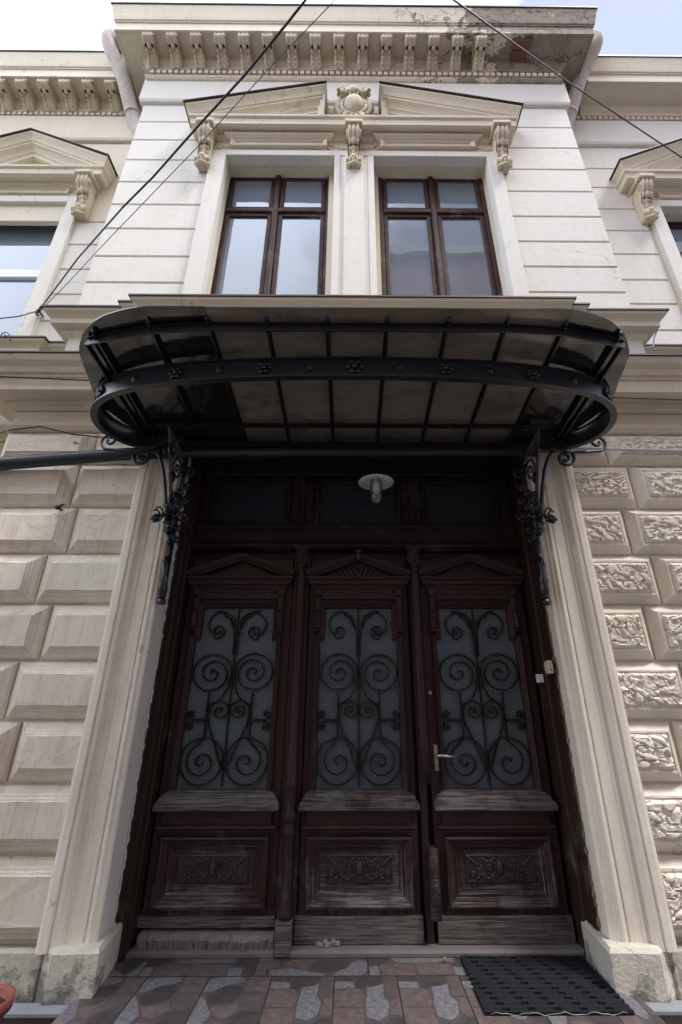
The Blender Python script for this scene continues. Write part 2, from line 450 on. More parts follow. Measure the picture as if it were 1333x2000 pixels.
def wired_glass():
    m, nt, b = newmat('patterned_door_glass')
    pos = N(nt, 'ShaderNodeNewGeometry').outputs['Position']
    mp_ = N(nt, 'ShaderNodeMapping'); mp_.inputs['Rotation'].default_value = (0, R(45), 0); nt.links.new(pos, mp_.inputs['Vector'])
    ws = []
    for d in ('X', 'Z'):
        wv = N(nt, 'ShaderNodeTexWave'); wv.bands_direction = d; wv.inputs['Scale'].default_value = 17
        wv.inputs['Distortion'].default_value = .3; nt.links.new(mp_.outputs[0], wv.inputs['Vector']); ws.append(wv.outputs['Fac'])
    h = mth(nt, 'MULTIPLY', ws[0], ws[1])
    n = noise_node(nt, pos, 3.5, 5, .6)
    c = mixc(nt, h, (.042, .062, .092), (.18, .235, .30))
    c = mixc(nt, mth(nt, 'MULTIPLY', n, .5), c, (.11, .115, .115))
    sp = noise_node(nt, pos, 75, 2, .5)
    c = mixc(nt, rampn(nt, sp, .74, .77), c, (.5, .5, .48))
    nt.links.new(c, b.inputs['Base Color']); b.inputs['Roughness'].default_value = .35
    b.inputs['Specular IOR Level'].default_value = .4
    bumpn(nt, b, h, .5, .004)
    return m
M_DGLASS = wired_glass()
def brickwall(name, c1, c2, mort, scale=4.0):
    m, nt, b = newmat(name)
    pos = N(nt, 'ShaderNodeNewGeometry').outputs['Position']
    mp_ = N(nt, 'ShaderNodeMapping'); mp_.inputs['Rotation'].default_value = (R(90), 0, 0); nt.links.new(pos, mp_.inputs['Vector'])
    br = N(nt, 'ShaderNodeTexBrick'); br.inputs['Scale'].default_value = scale
    br.inputs['Color1'].default_value = (*c1, 1); br.inputs['Color2'].default_value = (*c2, 1); br.inputs['Mortar'].default_value = (*mort, 1)
    nt.links.new(mp_.outputs[0], br.inputs['Vector']); nt.links.new(br.outputs['Color'], b.inputs['Base Color'])
    b.inputs['Roughness'].default_value = .9; return m
M_OPP = brickwall('opposite_brick', (.42, .20, .15), (.50, .27, .21), (.52, .46, .42))
M_GLASSO = simple('opposite_window_glass', (.05, .06, .07), .1, var=.1)
def tilemat(name, c, c2, sc=22, r=.38):
    m, nt, b = newmat(name)
    pos = N(nt, 'ShaderNodeNewGeometry').outputs['Position']
    n = noise_node(nt, pos, sc, 7, .7, .6); n2 = noise_node(nt, pos, 5, 4, .6)
    col = mixc(nt, rampn(nt, n, .35, .68), c, c2)
    col = mixc(nt, mth(nt, 'MULTIPLY', n2, .35), col, (.14, .12, .11))
    nt.links.new(col, b.inputs['Base Color']); b.inputs['Roughness'].default_value = r; b.inputs['Specular IOR Level'].default_value = .3
    bumpn(nt, b, n, .35, .003); return m
TILE = [tilemat('tile_print_joint', (.050, .043, .043), (.075, .066, .066)),
        tilemat('tile_print_red', (.066, .046, .044), (.148, .112, .108)),
        tilemat('tile_print_dark', (.022, .020, .021), (.058, .051, .052)),
        tilemat('tile_print_pale', (.075, .075, .084), (.215, .212, .235), 48),
        tilemat('tile_print_brown', (.058, .043, .042), (.10, .08, .078))]

# ================================================================ SETTING: ground
m = MB(); m.box(-300, 300, -300, 300, -.50, -.40); obj('street_ground', m, M_ROAD, kind='structure')
m = MB(); m.box(-30, 30, -1.6, .55, -.396, -.16); obj('pavement', m, M_PAVE, kind='structure')

# landing with ceramic tiles
m = MB(); m.box(-1.462, 1.502, -1.30, .44, -.156, -.008); landing = obj('landing', m, M_GROUT, kind='structure')
TW, TD = .352, .52
cells_A = [  # printed stones, unit square (u right, v towards the door), material index
    (1, [(0,.42),(.45,.42),(.46,.16),(.38,.10),(0,.12)]), (2, [(0,1),(.32,1),(.32,.9),(0,.9)]), (3, [(0,.89),(.31,.89),(.32,.76),(0,.76)]),
    (1, [(.0,.75),(.42,.75),(.47,.6),(.46,.43),(0,.43)]), (2, [(.33,1),(.8,1),(.78,.9),(.66,.82),(.5,.8),(.4,.74),(.33,.78)]),
    (3, [(.5,.79),(.66,.81),(.78,.86),(.76,.62),(.84,.5),(.8,.3),(.66,.2),(.48,.26),(.47,.5),(.5,.62)]),
    (4, [(.82,1),(1,1),(1,.6),(.78,.6),(.80,.86)]), (1, [(.86,.58),(1,.58),(1,.28),(.83,.3),(.86,.5)]),
    (3, [(0,.1),(.36,.08),(.34,0),(0,0)]), (2, [(.39,.08),(.47,.14),(.62,.18),(.70,.1),(.68,0),(.37,0)]), (2, [(.73,.16),(.82,.27),(1,.26),(1,0),(.71,0)])]
cells_B = [
    (3, [(0,.94),(.2,1),(.52,1),(.6,.93),(.5,.86),(.3,.82),(.16,.72),(0,.68)]), (2, [(.17,.7),(.3,.8),(.5,.84),(.62,.8),(.6,.62),(.44,.5),(.2,.48),(.12,.58)]),
    (1, [(.62,1),(1,1),(1,.7),(.64,.7),(.65,.86)]), (4, [(.62,.67),(1,.67),(1,.42),(.7,.4),(.63,.52)]), (3, [(0,.66),(.1,.57),(.18,.46),(.3,.3),(.2,.12),(0,.14)]),
    (1, [(.2,.45),(.44,.47),(.6,.55),(.68,.38),(.5,.24),(.34,.28)]), (2, [(.55,.26),(.7,.37),(1,.38),(1,.16),(.62,.15)]), (1, [(0,.11),(.2,.09),(.3,.2),(.5,.2),(.58,.12),(.5,0),(0,0)]),
    (3, [(.6,.13),(1,.13),(1,0),(.54,0)])]
def tile_mesh(nm, cells, W, D, rot=False):
    m = MB(); g = .0025
    m.box(g, W-g, g, D-g, -.008, 0, 0)
    for mi, poly in cells:
        poly0 = poly
        if rot: poly = [(v, u) for u, v in poly]
        sm = []
        k = len(poly); cx_ = sum(p[0] for p in poly)/k; cy_ = sum(p[1] for p in poly)/k
        for i in range(k):          # round the printed outline a little (corner cutting)
            a, b_ = poly[i], poly[(i+1) % k]
            for t in (.08, .92): sm.append((a[0]+(b_[0]-a[0])*t, a[1]+(b_[1]-a[1])*t))
        pts = [(g + (W-2*g)*(cx_+(u-cx_)*.965), g + (D-2*g)*(cy_+(v-cy_)*.97)) for u, v in sm]
        b0 = [(x, y, .0006) for x, y in pts]
        zq = .0006 + .00012*cells.index((mi, poly0)); b0 = [(a, b__, zq) for a, b__, c in b0]
        m.add([(g + (W-2*g)*cx_, g + (D-2*g)*cy_, zq)] + b0, [(0, 1+i, 1+(i+1) % len(b0)) for i in range(len(b0))], mi)
    return mesh(nm, m, TILE)
tA = tile_mesh('tile', cells_A, TW, TD); tB = tile_mesh('tile', cells_B, TW, TD)
tC = tile_mesh('tile', cells_A, .655, .30, True); tD = tile_mesh('tile', cells_B, .655, .30, True)
def lay(me, xa, xb, y, wfull):
    o = put('tile', me, landing, (xa, y, 0))
    if abs((xb-xa) - wfull) > .002: o.scale = ((xb-xa)/wfull, 1, 1)      # cut tile at the edge
JX = [-1.462, -1.166, -.814, -.462, -.110, .242, .594, .946, 1.298, 1.502]
for k in range(9):
    for j in range(3): lay(tB if k in (0, 1, 2, 7) else tA, JX[k], JX[k+1], .10 - TD*(j+1), TW)
JB = [-1.462, -1.226, -.571, .084, .739, 1.394, 1.46]
for k in range(5): lay(tC if k % 2 else tD, JB[k], JB[k+1], .101, .655)
# ledge left and right of the landing with pale nosing
for sx, x0, x1 in ((-1, -3.2, -1.466), (1, 1.506, 3.3)):
    m = MB(); m.box(x0, x1, -.155, .3, -.16, -.045); o = obj('side_step', m, M_STONE, kind='structure')
    m = MB(); m.box(x0, x1, -.185, -.10, -.0445, -.02, bev=.006); obj('step_nosing', m, simple('whitewashed_nosing', (.22, .23, .25), .8, 0, .6, 30, .3), o)

# ================================================================ TOWNHOUSE
house = thing('townhouse', 'cream stucco townhouse with rusticated ground floor and a bay over the carved door', 'building')
hp = house
def slab(nm, x0, x1, y0, y1, z0, z1, mat, par=hp, bev=.008, label=None):
    m = MB(); m.box(x0, x1, y0, y1, z0, z1, bev=bev); return obj(nm, m, mat, par, label)

ZSILL = 4.86
WINL = (-1.545, -.235); WINR = (.235, 1.61); WZ0, WZ1 = 4.80, 7.53
# ---- cores
m = MB()
m.box(-2.95, -1.472, .02, 1.0, -.3, 4.0); m.box(1.472, 2.99, .02, 1.0, -.3, 4.0); m.box(-1.472, 1.472, .06, 1.0, 3.53, 4.0)
m.box(-1.472, 1.472, .06, .30, 3.50, 3.53)
obj('ground_floor_wall', m, M_ARCH, hp)
m = MB()
for a, b_ in ((-2.765, WINL[0]-.006), (WINL[1]+.006, WINR[0]-.006), (WINR[1]+.006, 2.80)): m.box(a, b_, .066, .9, 4.0, WZ1+.006)
m.box(-2.765, 2.80, .066, .9, WZ1+.006, 9.35)
m.box(WINL[0]-.006, WINL[1]+.006, .066, .9, 4.0, WZ0); m.box(WINR[0]-.006, WINR[1]+.006, .066, .9, 4.0, WZ0)
obj('bay_wall', m, M_TRIM, hp)
LWIN = (-4.98, -3.665); RWIN = (3.95, 5.27); WWZ1 = 7.34
for (a, b_, win) in ((-8.5, -2.765, LWIN), (2.80, 8.5, RWIN)):
    m = MB(); m.box(a, win[0]-.006, .515, 1.3, -.3, WWZ1+.006); m.box(win[1]+.006, b_, .515, 1.3, -.3, WWZ1+.006)
    m.box(win[0]-.006, win[1]+.006, .515, 1.3, -.3, WZ0); m.box(a, b_, .515, 1.3, WWZ1+.006, 9.7)
    obj('wing_wall', m, M_TRIM, hp)
# ---- smooth courses of the bay, separated by grooves
CL = [8.695, 8.304, 7.914, 7.504, 7.077, 6.668, 6.257, 5.816, 5.426, 4.9]
CR = [8.695, 8.247, 7.807, 7.372, 6.954, 6.507, 6.09, 5.698, 5.324, 4.9]
g = .009
for k in range(9):
    slab('wall_course', -2.77, -1.735, .05, .12, CL[k+1]+g, CL[k]-g, M_WALL)
    slab('wall_course', 1.775, 2.805, .05, .12, CR[k+1]+g, CR[k]-g, M_WALL)
m = MB(); m.box(-1.735, 1.775, .052, .12, 7.62, 8.69); obj('wall_panel', m, M_WALL, hp)
m = MB(); sweep(m, [(.05, 9.20), (.05, 8.735), (.035, 8.70), (0, 8.69)], [(-2.77, .5), (-2.77, .05), (2.805, .05), (2.805, .5)]); obj('frieze_band', m, M_WALL, hp)
# ---- wing courses
WC = [8.69, 8.2, 7.79, 7.35, 6.93, 6.50, 6.06, 5.67, 5.27, 4.9]
for k in range(9):
    slab('wall_course', 2.812, 3.742 if k > 2 else 8.4, .50, .56, WC[k+1]+g, WC[k]-g, M_WALL)
LC = [8.69, 7.024, 6.607, 6.179, 5.768, 5.359, 4.9]
for k in range(6):
    slab('wall_course', (-3.50 if k else -8.4), -2.775, .50, .56, LC[k+1]+g, LC[k]-g, M_TRIM if k == 0 else M_WALL)
for a, b_ in ((-8.5, -2.76), (2.80, 8.5)):
    m = MB(); sweep(m, [(.05, 9.25), (.05, 8.735), (.035, 8.70), (0, 8.69)], [(a, .5), (b_, .5)]); obj('frieze_band', m, M_TRIM if a < 0 else M_WALL, hp)

# ---- main cornices
def cornice(path, mat, zt=0.0, par=hp):
    m = MB(); sweep(m, [(.45, 9.985+zt), (.445, 9.95+zt), (.44, 9.92+zt), (.425, 9.85+zt), (.41, 9.77+zt), (.40, 9.725+zt), (.385, 9.715+zt), (.385, 9.70+zt), (.37, 9.695+zt), (.37, 9.53+zt), (.35, 9.525+zt), (.35, 9.54+zt), (.10, 9.51+zt), (.09, 9.44+zt), (.06, 9.40+zt), (.05, 9.33+zt), (0, 9.31+zt)], path, .3)
    o = obj('cornice', m, mat, par)
    m = MB(); sweep(m, [(.075, 9.31+zt), (.075, 9.30+zt), (.02, 9.298+zt), (.02, 9.215+zt), (.045, 9.21+zt), (.04, 9.19+zt), (.02, 9.165+zt), (0, 9.155+zt)], path, .05)
    obj('bed_moulding', m, mat, par)
    m = MB(); sweep(m, [(.465, 10.015+zt), (.465, 9.987+zt)], path, .3); obj('roof_flashing', m, M_FLASH, par)
    return o
PB = [(-2.77, .52), (-2.77, .0), (2.79, .0), (2.79, .52)]
cornice(PB, M_CORN)
cornice([(-8.5, .5), (-3.30, .5)], M_TRIM, .03)
cornice([(3.32, .5), (8.5, .5)], M_TRIM, .03)
m = MB(); m.box(-8.6, 8.6, .10, 6, 10.06, 10.09); m.box(-3.2, 3.2, -.44, .6, 10.02, 10.04); obj('flat_roof', m, M_FLASH, hp)
# dentils: too small to pick apart singly
for (a, b_, y, zt) in ((-2.74, 2.78, .0, 0), (-8.4, -2.98, .5, .04), (3.0, 8.4, .5, .04)):
    m = MB(); x = a
    while x < b_:
        m.box(x, x+.055, y-.065, y-.01, 9.225+zt, 9.296+zt); x += .0805
    obj('dentil_course', m, M_TRIM, hp, kind='stuff')
# ---- modillion (scrolled bracket under the cornice)
def front_strip(m, curve, w_, nu=9, lobe=.006, nl=3, xoff=0.0, mi=0, wfun=None):
    """curve: [(y,z)] front silhouette; surface across x with shallow flutes; sides closed to curve's chord"""
    k = len(curve); loops = []
    for i, (y, z) in enumerate(curve):
        y0, z0 = curve[max(i-1, 0)]; y1, z1 = curve[min(i+1, k-1)]
        ty, tz = y1-y0, z1-z0; l = math.hypot(ty, tz) or 1; ny, nz_ = tz/l, -ty/l
        ww = w_ * (wfun(i/(k-1)) if wfun else 1)
        row = []
        for j in range(nu*2+1):
            u = j/(nu*2); d = lobe*abs(math.sin(PI*nl*u)) - lobe
            if u < .04 or u > .96: d = -lobe*1.8
            row.append((xoff + (u-.5)*ww, y + ny*d, z + nz_*d))
        loops.append(row)
    m.loft(loops, False, mi, True, ring=False)
    # sides
    n = nu*2
    for s_ in (0, n):
        pts = [loops[i][s_] for i in range(k)]
        cy = sum(p[1] for p in pts)/k; cz = sum(p[2] for p in pts)/k
        m.add([(pts[0][0], cy, cz)] + pts, [(0, 1+i, 2+i) for i in range(k-1)] + [(0, k, 1)], mi)
def bump_curve(pts, n=6):
    out = []
    P = [pts[0]] + pts + [pts[-1]]
    for i in range(1, len(P)-2):
        p0, p1, p2, p3 = P[i-1], P[i], P[i+1], P[i+2]
        for t in range(n):
            t_ = t/n
            f = lambda a, b_, c, d: .5*((2*b_)+(-a+c)*t_+(2*a-5*b_+4*c-d)*t_*t_+(-a+3*b_-3*c+d)*t_**3)
            out.append((f(p0[0], p1[0], p2[0], p3[0]), f(p0[1], p1[1], p2[1], p3[1])))
    out.append(pts[-1]); return out
m = MB()
cur = bump_curve([(-.05, .0), (-.335, .0), (-.365, -.03), (-.35, -.065), (-.29, -.085), (-.24, -.075), (-.20, -.09), (-.14, -.15), (-.08, -.19), (-.03, -.185), (0, -.15)], 5)
front_strip(m, [(y, z) for y, z in cur], .145, 5, .013, 3)
m.box(-.085, .085, -.345, -.05, -.0, .03)
for s_ in (-1, 1):
    m.ellrot((s_*.042, -.262, -.082), (.016, .02, .010), Matrix(), 8, 6, 1)  # dark ovals paint in the shade of two carved holes
m.ellrot((0, -.262, -.088), (.026, .03, .018), Matrix())
for q in range(4):
    for s_ in (-1, 1): m.ellrot((s_*(.045-.004*q), -.215+.045*q, -.092-.03*q), (.018, .026, .018), Matrix())
me_mod = mesh('modillion', m, [M_ORN, M_DARKW])
for k in range(15): put('modillion', me_mod, hp, (-2.70 + k*.3125, .0, 9.49))
for xm in (-4.69, -4.385, -4.08, -3.76, -3.44, -5.0, -5.3): put('modillion', me_mod, hp, (xm, .5, 9.51))
# exposed bricks where the modillions fell
for (bx, by, bz, bl) in ((2.10, -.27, 9.525, .25), (2.13, -.16, 9.52, .20), (2.26, -.07, 9.50, .13)):
    m = MB(); m.box(bx, bx+bl, by-.05, by+.05, bz-.03, bz+.03, bev=.01); obj('brick', m, M_BRICKX, hp)

# ---- sill cornice over the canopy (breaks forward under the windows)
SP = [(.17, 4.875), (.165, 4.85), (.13, 4.825), (.11, 4.80), (.11, 4.745), (.09, 4.74), (.03, 4.735), (.03, 4.70), (.0, 4.66)]
path = [(-2.77, .4), (-2.77, .04), (-2.02, .04), (-2.02, -.02), (-1.89, -.02), (-1.89, -.09), (1.87, -.09), (1.87, -.02), (2.03, -.02), (2.03, .04), (2.815, .04), (2.815, .4)]
m = MB(); sweep(m, SP, path, .1); obj('sill_cornice', m, M_TRIM, hp)
m = MB(); sweep(m, [(.185, 4.893), (.185, 4.876)], path, .25); obj('sill_flashing', m, M_FLASH, hp)
m = MB(); sweep(m, [(.0, 4.7), (.0, 4.1)], [(-2.74, .5), (-2.74, .04), (-1.98, .04), (-1.98, -.02), (1.99, -.02), (1.99, .04), (2.785, .04), (2.785, .5)], .05); obj('sill_pedestal', m, M_WALL, hp)
for a, b_, win in ((-8.5, -2.80, (-4.32)), (2.83, 8.5, 4.61)):
    pth = [(a, .5), (win-.98, .5), (win-.98, .43), (win+.98, .43), (win+.98, .5), (b_, .5)]
    m = MB(); sweep(m, SP, pth, .1); obj('sill_cornice', m, M_TRIM, hp)
    m = MB(); sweep(m, [(.185, 4.893), (.185, 4.876)], pth, .25); obj('sill_flashing', m, M_FLASH, hp)
# ---- belt course
BP = [(.355, 4.11), (.35, 4.085), (.335, 4.06), (.29, 4.03), (.275, 3.985), (.25, 3.975), (.25, 3.955), (.235, 3.95), (.235, 3.835), (.215, 3.83), (.07, 3.845), (.065, 3.815), (.04, 3.81), (.02, 3.785), (0, 3.78)]
bpath = [(-2.96, .52), (-2.96, .0), (3.0, .0), (3.0, .52)]
m = MB(); sweep(m, BP, bpath, .1); obj('belt_course', m, M_BELT, hp)
m = MB(); sweep(m, [(.37, 4.125), (.37, 4.112)], bpath, .45); obj('belt_flashing', m, M_FLASH, hp)
m = MB(); sweep(m, [(.0, 3.775), (.0, 3.65), (.045, 3.64), (.045, 3.61), (.02, 3.575), (0, 3.57)], bpath, .04); obj('belt_frieze', m, M_BELT, hp)
for a, b_ in ((-8.5, -2.96), (3.0, 8.5)):
    m = MB(); sweep(m, BP, [(a, .5), (b_, .5)], .1); obj('belt_course', m, M_BELT, hp)
    m = MB(); sweep(m, [(.37, 4.125), (.37, 4.112)], [(a, .5), (b_, .5)], .45); obj('belt_flashing', m, M_FLASH, hp)
    m = MB(); m.box(a, b_, .49, .6, -.2, 3.77); obj('wing_base_wall', m, M_BLK, hp)

# ---- rusticated blocks
ROWS = [3.56, 3.253, 2.861, 2.475, 2.091, 1.698, 1.322, .960, .594, .185]
def block(x0, x1, z0, z1, rough, seed):
    m = MB(); j = .009; x0 += j; x1 -= j; z0 += j; z1 -= j
    prof = [(0, .03), (0, .004), (.010, -.007), (.014, -.013), (.042, -.026), (.048, -.036), (.060, -.039), (.066, -.049), (.076, -.051), (.081, -.064)] if not rough else \
           [(0, .03), (0, .004), (.010, -.006), (.014, -.012), (.046, -.050), (.050, -.060), (.062, -.062), (.066, -.055)]
    jt = lambda: rnd.uniform(-.002, .002)
    loops = []
    for ins, y in prof:
        l = []
        nseg = 6
        cs = [(x0+ins, z0+ins), (x1-ins, z0+ins), (x1-ins, z1-ins), (x0+ins, z1-ins)]
        for q in range(4):
            a, b_ = cs[q], cs[(q+1) % 4]
            for t in range(nseg):
                l.append((a[0]+(b_[0]-a[0])*t/nseg + jt(), y + (jt() if ins > .06 else 0), a[1]+(b_[1]-a[1])*t/nseg + jt()))
        loops.append(l)
    m.loft(loops, True)
    if rough:
        ins = .0675; X0, X1, Z0, Z1 = x0+ins, x1-ins, z0+ins, z1-ins
        nx = max(6, int((X1-X0)/.0075)); nz_ = max(6, int((Z1-Z0)/.0075))
        vs = []; fs = []
        ang = rnd.uniform(-.5, .9)
        for i in range(nz_+1):
            for k in range(nx+1):
                u, v = k/nx, i/nz_; X = X0+(X1-X0)*u; Zz = Z0+(Z1-Z0)*v
                ed = min(u, 1-u)*nx/3; ed2 = min(v, 1-v)*nz_/3; e = min(1, ed, ed2)
                a = X*math.cos(ang) - Zz*math.sin(ang); b_ = X*math.sin(ang) + Zz*math.cos(ang)
                wob = noise.noise(Vector((X*9, Zz*9, seed))) * .5
                r1 = noise.noise(Vector((a*13 + wob, b_*30 + wob, seed*3.1)))
                r2 = noise.noise(Vector((a*20, b_*18, seed*5.3+9)))
                h = min(1.0, abs(r1)/.13) ** .7
                h = h*(.45 + .55*min(1.0, max(0, r2 + .42)/.22)) + .25*r1
                h += .12*noise.noise(Vector((X*60, Zz*60, seed)))
                vs.append((X, -.052 - .026*e*h - .004*e, Zz))
        for i in range(nz_):
            for k in range(nx):
                q = i*(nx+1)+k; fs.append((q, q+1, q+nx+2, q+nx+1))
        m.add(vs, fs)
    return m
LJ = [-2.19, -2.268, -2.195, -2.332, -2.19, -2.318, -2.188, -2.31, -2.19]
RJ = [2.135, 2.283, 2.143, 2.270, 2.114, 2.27, 2.105, 2.26, 2.11]
RE = [2.74, 2.90, 2.74, 2.90, 2.74, 2.90, 2.74, 2.90, 2.74]
for k in range(9):
    z1, z0 = ROWS[k], ROWS[k+1]
    obj('rusticated_block', block(-2.965, LJ[k], z0, z1, False, k), M_BLK, hp)
    obj('rusticated_block', block(LJ[k], -1.64, z0, z1, False, k+20), M_BLK, hp)
    obj('vermiculated_block', block(1.69, RJ[k], z0, z1, True, k+1.3), M_BLKR, hp)
    obj('vermiculated_block', block(RJ[k], 3.0, z0, z1, True, k+31.7), M_BLKR, hp)

# base course and plinths
for x0, x1 in ((-2.99, -1.70), (1.74, 3.02)):
    m = MB(); m.box(x0, x1, -.05, .05, -.16, .175, bev=.015); obj('base_course', m, M_PLINTH, hp)
def prism(m, plan, z0, z1, top_in=.0):
    c = Vector((sum(p[0] for p in plan)/len(plan), sum(p[1] for p in plan)/len(plan)))
    l0 = [(x, y, z0) for x, y in plan]; l1 = [(x, y, z1-.02) for x, y in plan]
    l2 = [(x+(c.x-x)*top_in, y+(c.y-y)*top_in, z1) for x, y in plan]
    return m.loft([l0, l1, l2])
m = MB(); prism(m, [(-1.425, .38), (-1.375, -.11), (-1.62, -.125), (-1.765, .02), (-1.765, .38)], -.15, .20, .07); obj('plinth', m, M_PLINTH, hp)
m = MB(); prism(m, [(1.425, .38), (1.385, -.11), (1.65, -.125), (1.80, .02), (1.80, .38)], -.15, .195, .07); obj('plinth', m, M_PLINTH, hp)

# ---- door architrave: vertical mouldings both sides (plan profile extruded upwards)
def architrave(sx, xo, xi):
    # measured across from outer edge to inner arris
    w_ = xo - xi
    pr = [(0, .03), (0, -.085), (.02, -.09), (.055, -.09), (.065, -.075), (.075, -.088), (.095, -.082), (.115, -.05), (.135, -.045), (.145, -.055), (.155, -.045), (.225, -.042), (.232, -.03), (.245, -.045), (.262, -.045), (.275, -.03), (.29, -.028), (.30, -.018), (w_, -.01), (w_, .24), (w_-.03, .24), (w_-.03, .03)]
    m = MB(); loops = []
    nz_ = 14
    for i in range(nz_+1):
        z = .17 + (3.54-.17)*i/nz_
        loops.append([(sx*(xo - u) + .0015*noise.noise(Vector((u*9, z*3, sx))), y + .002*noise.noise(Vector((z*5, u*20, 3))), z) for u, y in pr])
    m.loft(loops); return m
obj('door_architrave', architrave(-1, 1.735, 1.447), M_ARCH, hp)
obj('door_architrave', architrave(1, 1.775, 1.447), M_BLKR, hp)

# ================================================================ windows of the upper floor
def window(x0, x1, z0, z1, Y, par, frame_mat, brown=True, nm='window'):
    """frame with wide centre mullion, transom bar and four glazed sashes"""
    w0 = thing_part('window', par)
    cx_ = (x0+x1)/2
    zt = z0 + (z1-z0)*.735
    m = MB()
    fw = .055
    m.box(x0, x0+fw, Y, Y+.12, z0, z1, bev=.006); m.box(x1-fw, x1, Y, Y+.12, z0, z1, bev=.006)
    m.box(x0+fw, x1-fw, Y+.002, Y+.12, z1-fw, z1, bev=.006); m.box(x0+fw, x1-fw, Y+.002, Y+.12, z0, z0+fw, bev=.006)
    m.box(x0+fw, x1-fw, Y-.012, Y+.11, zt-.035, zt+.035, bev=.012)
    m.box(cx_-.035, cx_+.035, Y-.02, Y+.11, z0+fw, z1-fw, bev=.014)
    fr = obj('frame', m, frame_mat, w0)
    for (a, b_) in ((x0+fw, cx_-.035), (cx_+.035, x1-fw)):
        for (c, d) in ((z0+fw, zt-.035), (zt+.035, z1-fw)):
            m = MB(); s = .055
            e = .003
            for bx in ((a+e, a+s, c+e, d-e), (b_-s, b_-e, c+e, d-e), (a+s, b_-s, d-s, d-e), (a+s, b_-s, c+e, c+s)):
                m.box(bx[0], bx[1], Y+.012, Y+.06, bx[2], bx[3], bev=.008)
            obj('sash', m, frame_mat, w0)
            m = MB(); m.box(a+s-.005, b_-s+.005, Y+.035, Y+.040, c+s-.005, d-s+.005); obj('pane', m, M_GLASS, w0)
    return w0, cx_, zt
def thing_part(nm, par):
    o = bpy.data.objects.new(nm, None); scn.collection.objects.link(o); o.parent = par; return o
def curtain(x0, x1, z0, z1, Y, par, f=1.0):
    m = MB(); n = int((x1-x0)/.02); lo = []
    for z in (z0, z1):
        lo.append([(x0+(x1-x0)*i/n, Y + .018*math.sin(i*.9 + math.sin(i*.37)*2)*f, z) for i in range(n+1)])
    m.loft(lo, False, 0, True, ring=False); return obj('curtain', m, M_CURT, par)
wl, cx_, zt = window(-1.60, -.29, 4.85, 7.625, .25, hp, M_SASH)
curtain(-1.50, -1.04, 4.8, 6.85, .40, wl); curtain(-.86, -.34, 4.8, 6.85, .40, wl); curtain(-1.55, -.32, 6.9, 7.6, .42, wl, .4)
wr, cx_, zt = window(.30, 1.625, 4.85, 7.625, .25, hp, M_SASH)
curtain(.36, .88, 4.8, 6.85, .40, wr); curtain(1.04, 1.50, 4.8, 6.85, .40, wr); curtain(.33, 1.58, 6.9, 7.6, .42, wr, .4)
wr2, cx_, zt = window(3.99, 5.3, 4.85, 7.36, .66, hp, M_SASH)
curtain(4.0, 5.28, 4.8, 7.3, .86, wr2, .4)
for w_, a in ((wl, -1.545), (wl, -.895), (wr, .355), (wr, 1.005)):
    c_ = curtain(a+.0, a+.15, 4.8, 6.87, .345, w_, .25); c_.data.materials[0] = M_LACE
# white PVC window of the left wing
w3 = thing_part('window', hp); w3['label'] = 'white plastic framed window'
m = MB(); x0, x1, z0, z1, Y = -5.0, -3.64, 4.85, 7.36, .64
for bx in ((x0, x0+.06, z0, z1), (x1-.06, x1, z0, z1), (x0+.06, x1-.06, z1-.09, z1), (x0+.06, x1-.06, z0, z0+.06), (x0+.06, x1-.06, 6.27, 6.35)): m.box(bx[0], bx[1], Y, Y+.07, bx[2], bx[3], bev=.008)
for bx in ((x0+.065, x0+.13, z0+.06, 6.265), (x1-.13, x1-.065, z0+.06, 6.265), (x0+.13, x1-.13, 6.20, 6.265), (x0+.13, x1-.13, z0+.06, z0+.13)): m.box(bx[0], bx[1], Y-.012, Y+.06, bx[2], bx[3], bev=.008)
obj('frame', m, M_PVC, w3)
m = MB(); m.box(x0+.055, x1-.055, Y+.03, Y+.035, 6.345, z1-.085); obj('pane', m, M_GLASS, w3)
m = MB(); m.box(x0+.125, x1-.125, Y+.03, Y+.035, z0+.12, 6.205); obj('pane', m, M_GLASS, w3)
curtain(x0, x1, 4.8, 7.35, .80, w3, .3)
# dim rooms behind the windows
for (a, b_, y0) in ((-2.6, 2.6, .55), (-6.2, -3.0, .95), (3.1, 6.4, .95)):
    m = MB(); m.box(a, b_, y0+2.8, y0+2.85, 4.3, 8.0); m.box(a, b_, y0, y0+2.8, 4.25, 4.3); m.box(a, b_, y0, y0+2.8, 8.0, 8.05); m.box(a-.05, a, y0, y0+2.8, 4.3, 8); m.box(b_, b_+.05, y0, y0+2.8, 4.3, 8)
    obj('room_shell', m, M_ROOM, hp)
# sash-side plaster fillets and window surrounds (flat raised bands)
m = MB(); m.box(-.31, WINL[1], .22, .40, WZ0, 7.6); m.box(WINR[0]-.0, .30, .22, .40, WZ0, 7.6); obj('window_fillet', m, M_TRIM, hp)
m = MB()
m.box(-1.73, WINL[0], .0, .12, 4.89, 7.635, bev=.006); m.box(WINL[1], -.165, .0, .12, 4.89, WZ1, bev=.004); m.box(.165, WINR[0], .0, .12, 4.89, WZ1, bev=.004)
m.box(-.1645, .1645, .012, .12, 4.89, WZ1); m.box(-.11, .11, -.012, .012, 4.89, 7.58, bev=.006)
m.box(WINR[1], 1.77, .0, .12, 4.89, 7.635, bev=.006); m.box(WINL[0], WINR[1], .0, .12, WZ1, 7.635, bev=.006)
obj('window_surround', m, M_WALL, hp)
for (c, a, b_) in ((-4.32, LWIN[0], LWIN[1]), (4.61, RWIN[0], RWIN[1])):
    m = MB(); m.box(a-.17, a, .45, .56, 4.89, 7.46, bev=.006); m.box(b_, b_+.17, .45, .56, 4.89, 7.46, bev=.006); m.box(a, b_, .45, .56, WWZ1, 7.46, bev=.006)
    obj('window_surround', m, M_WALL, hp)

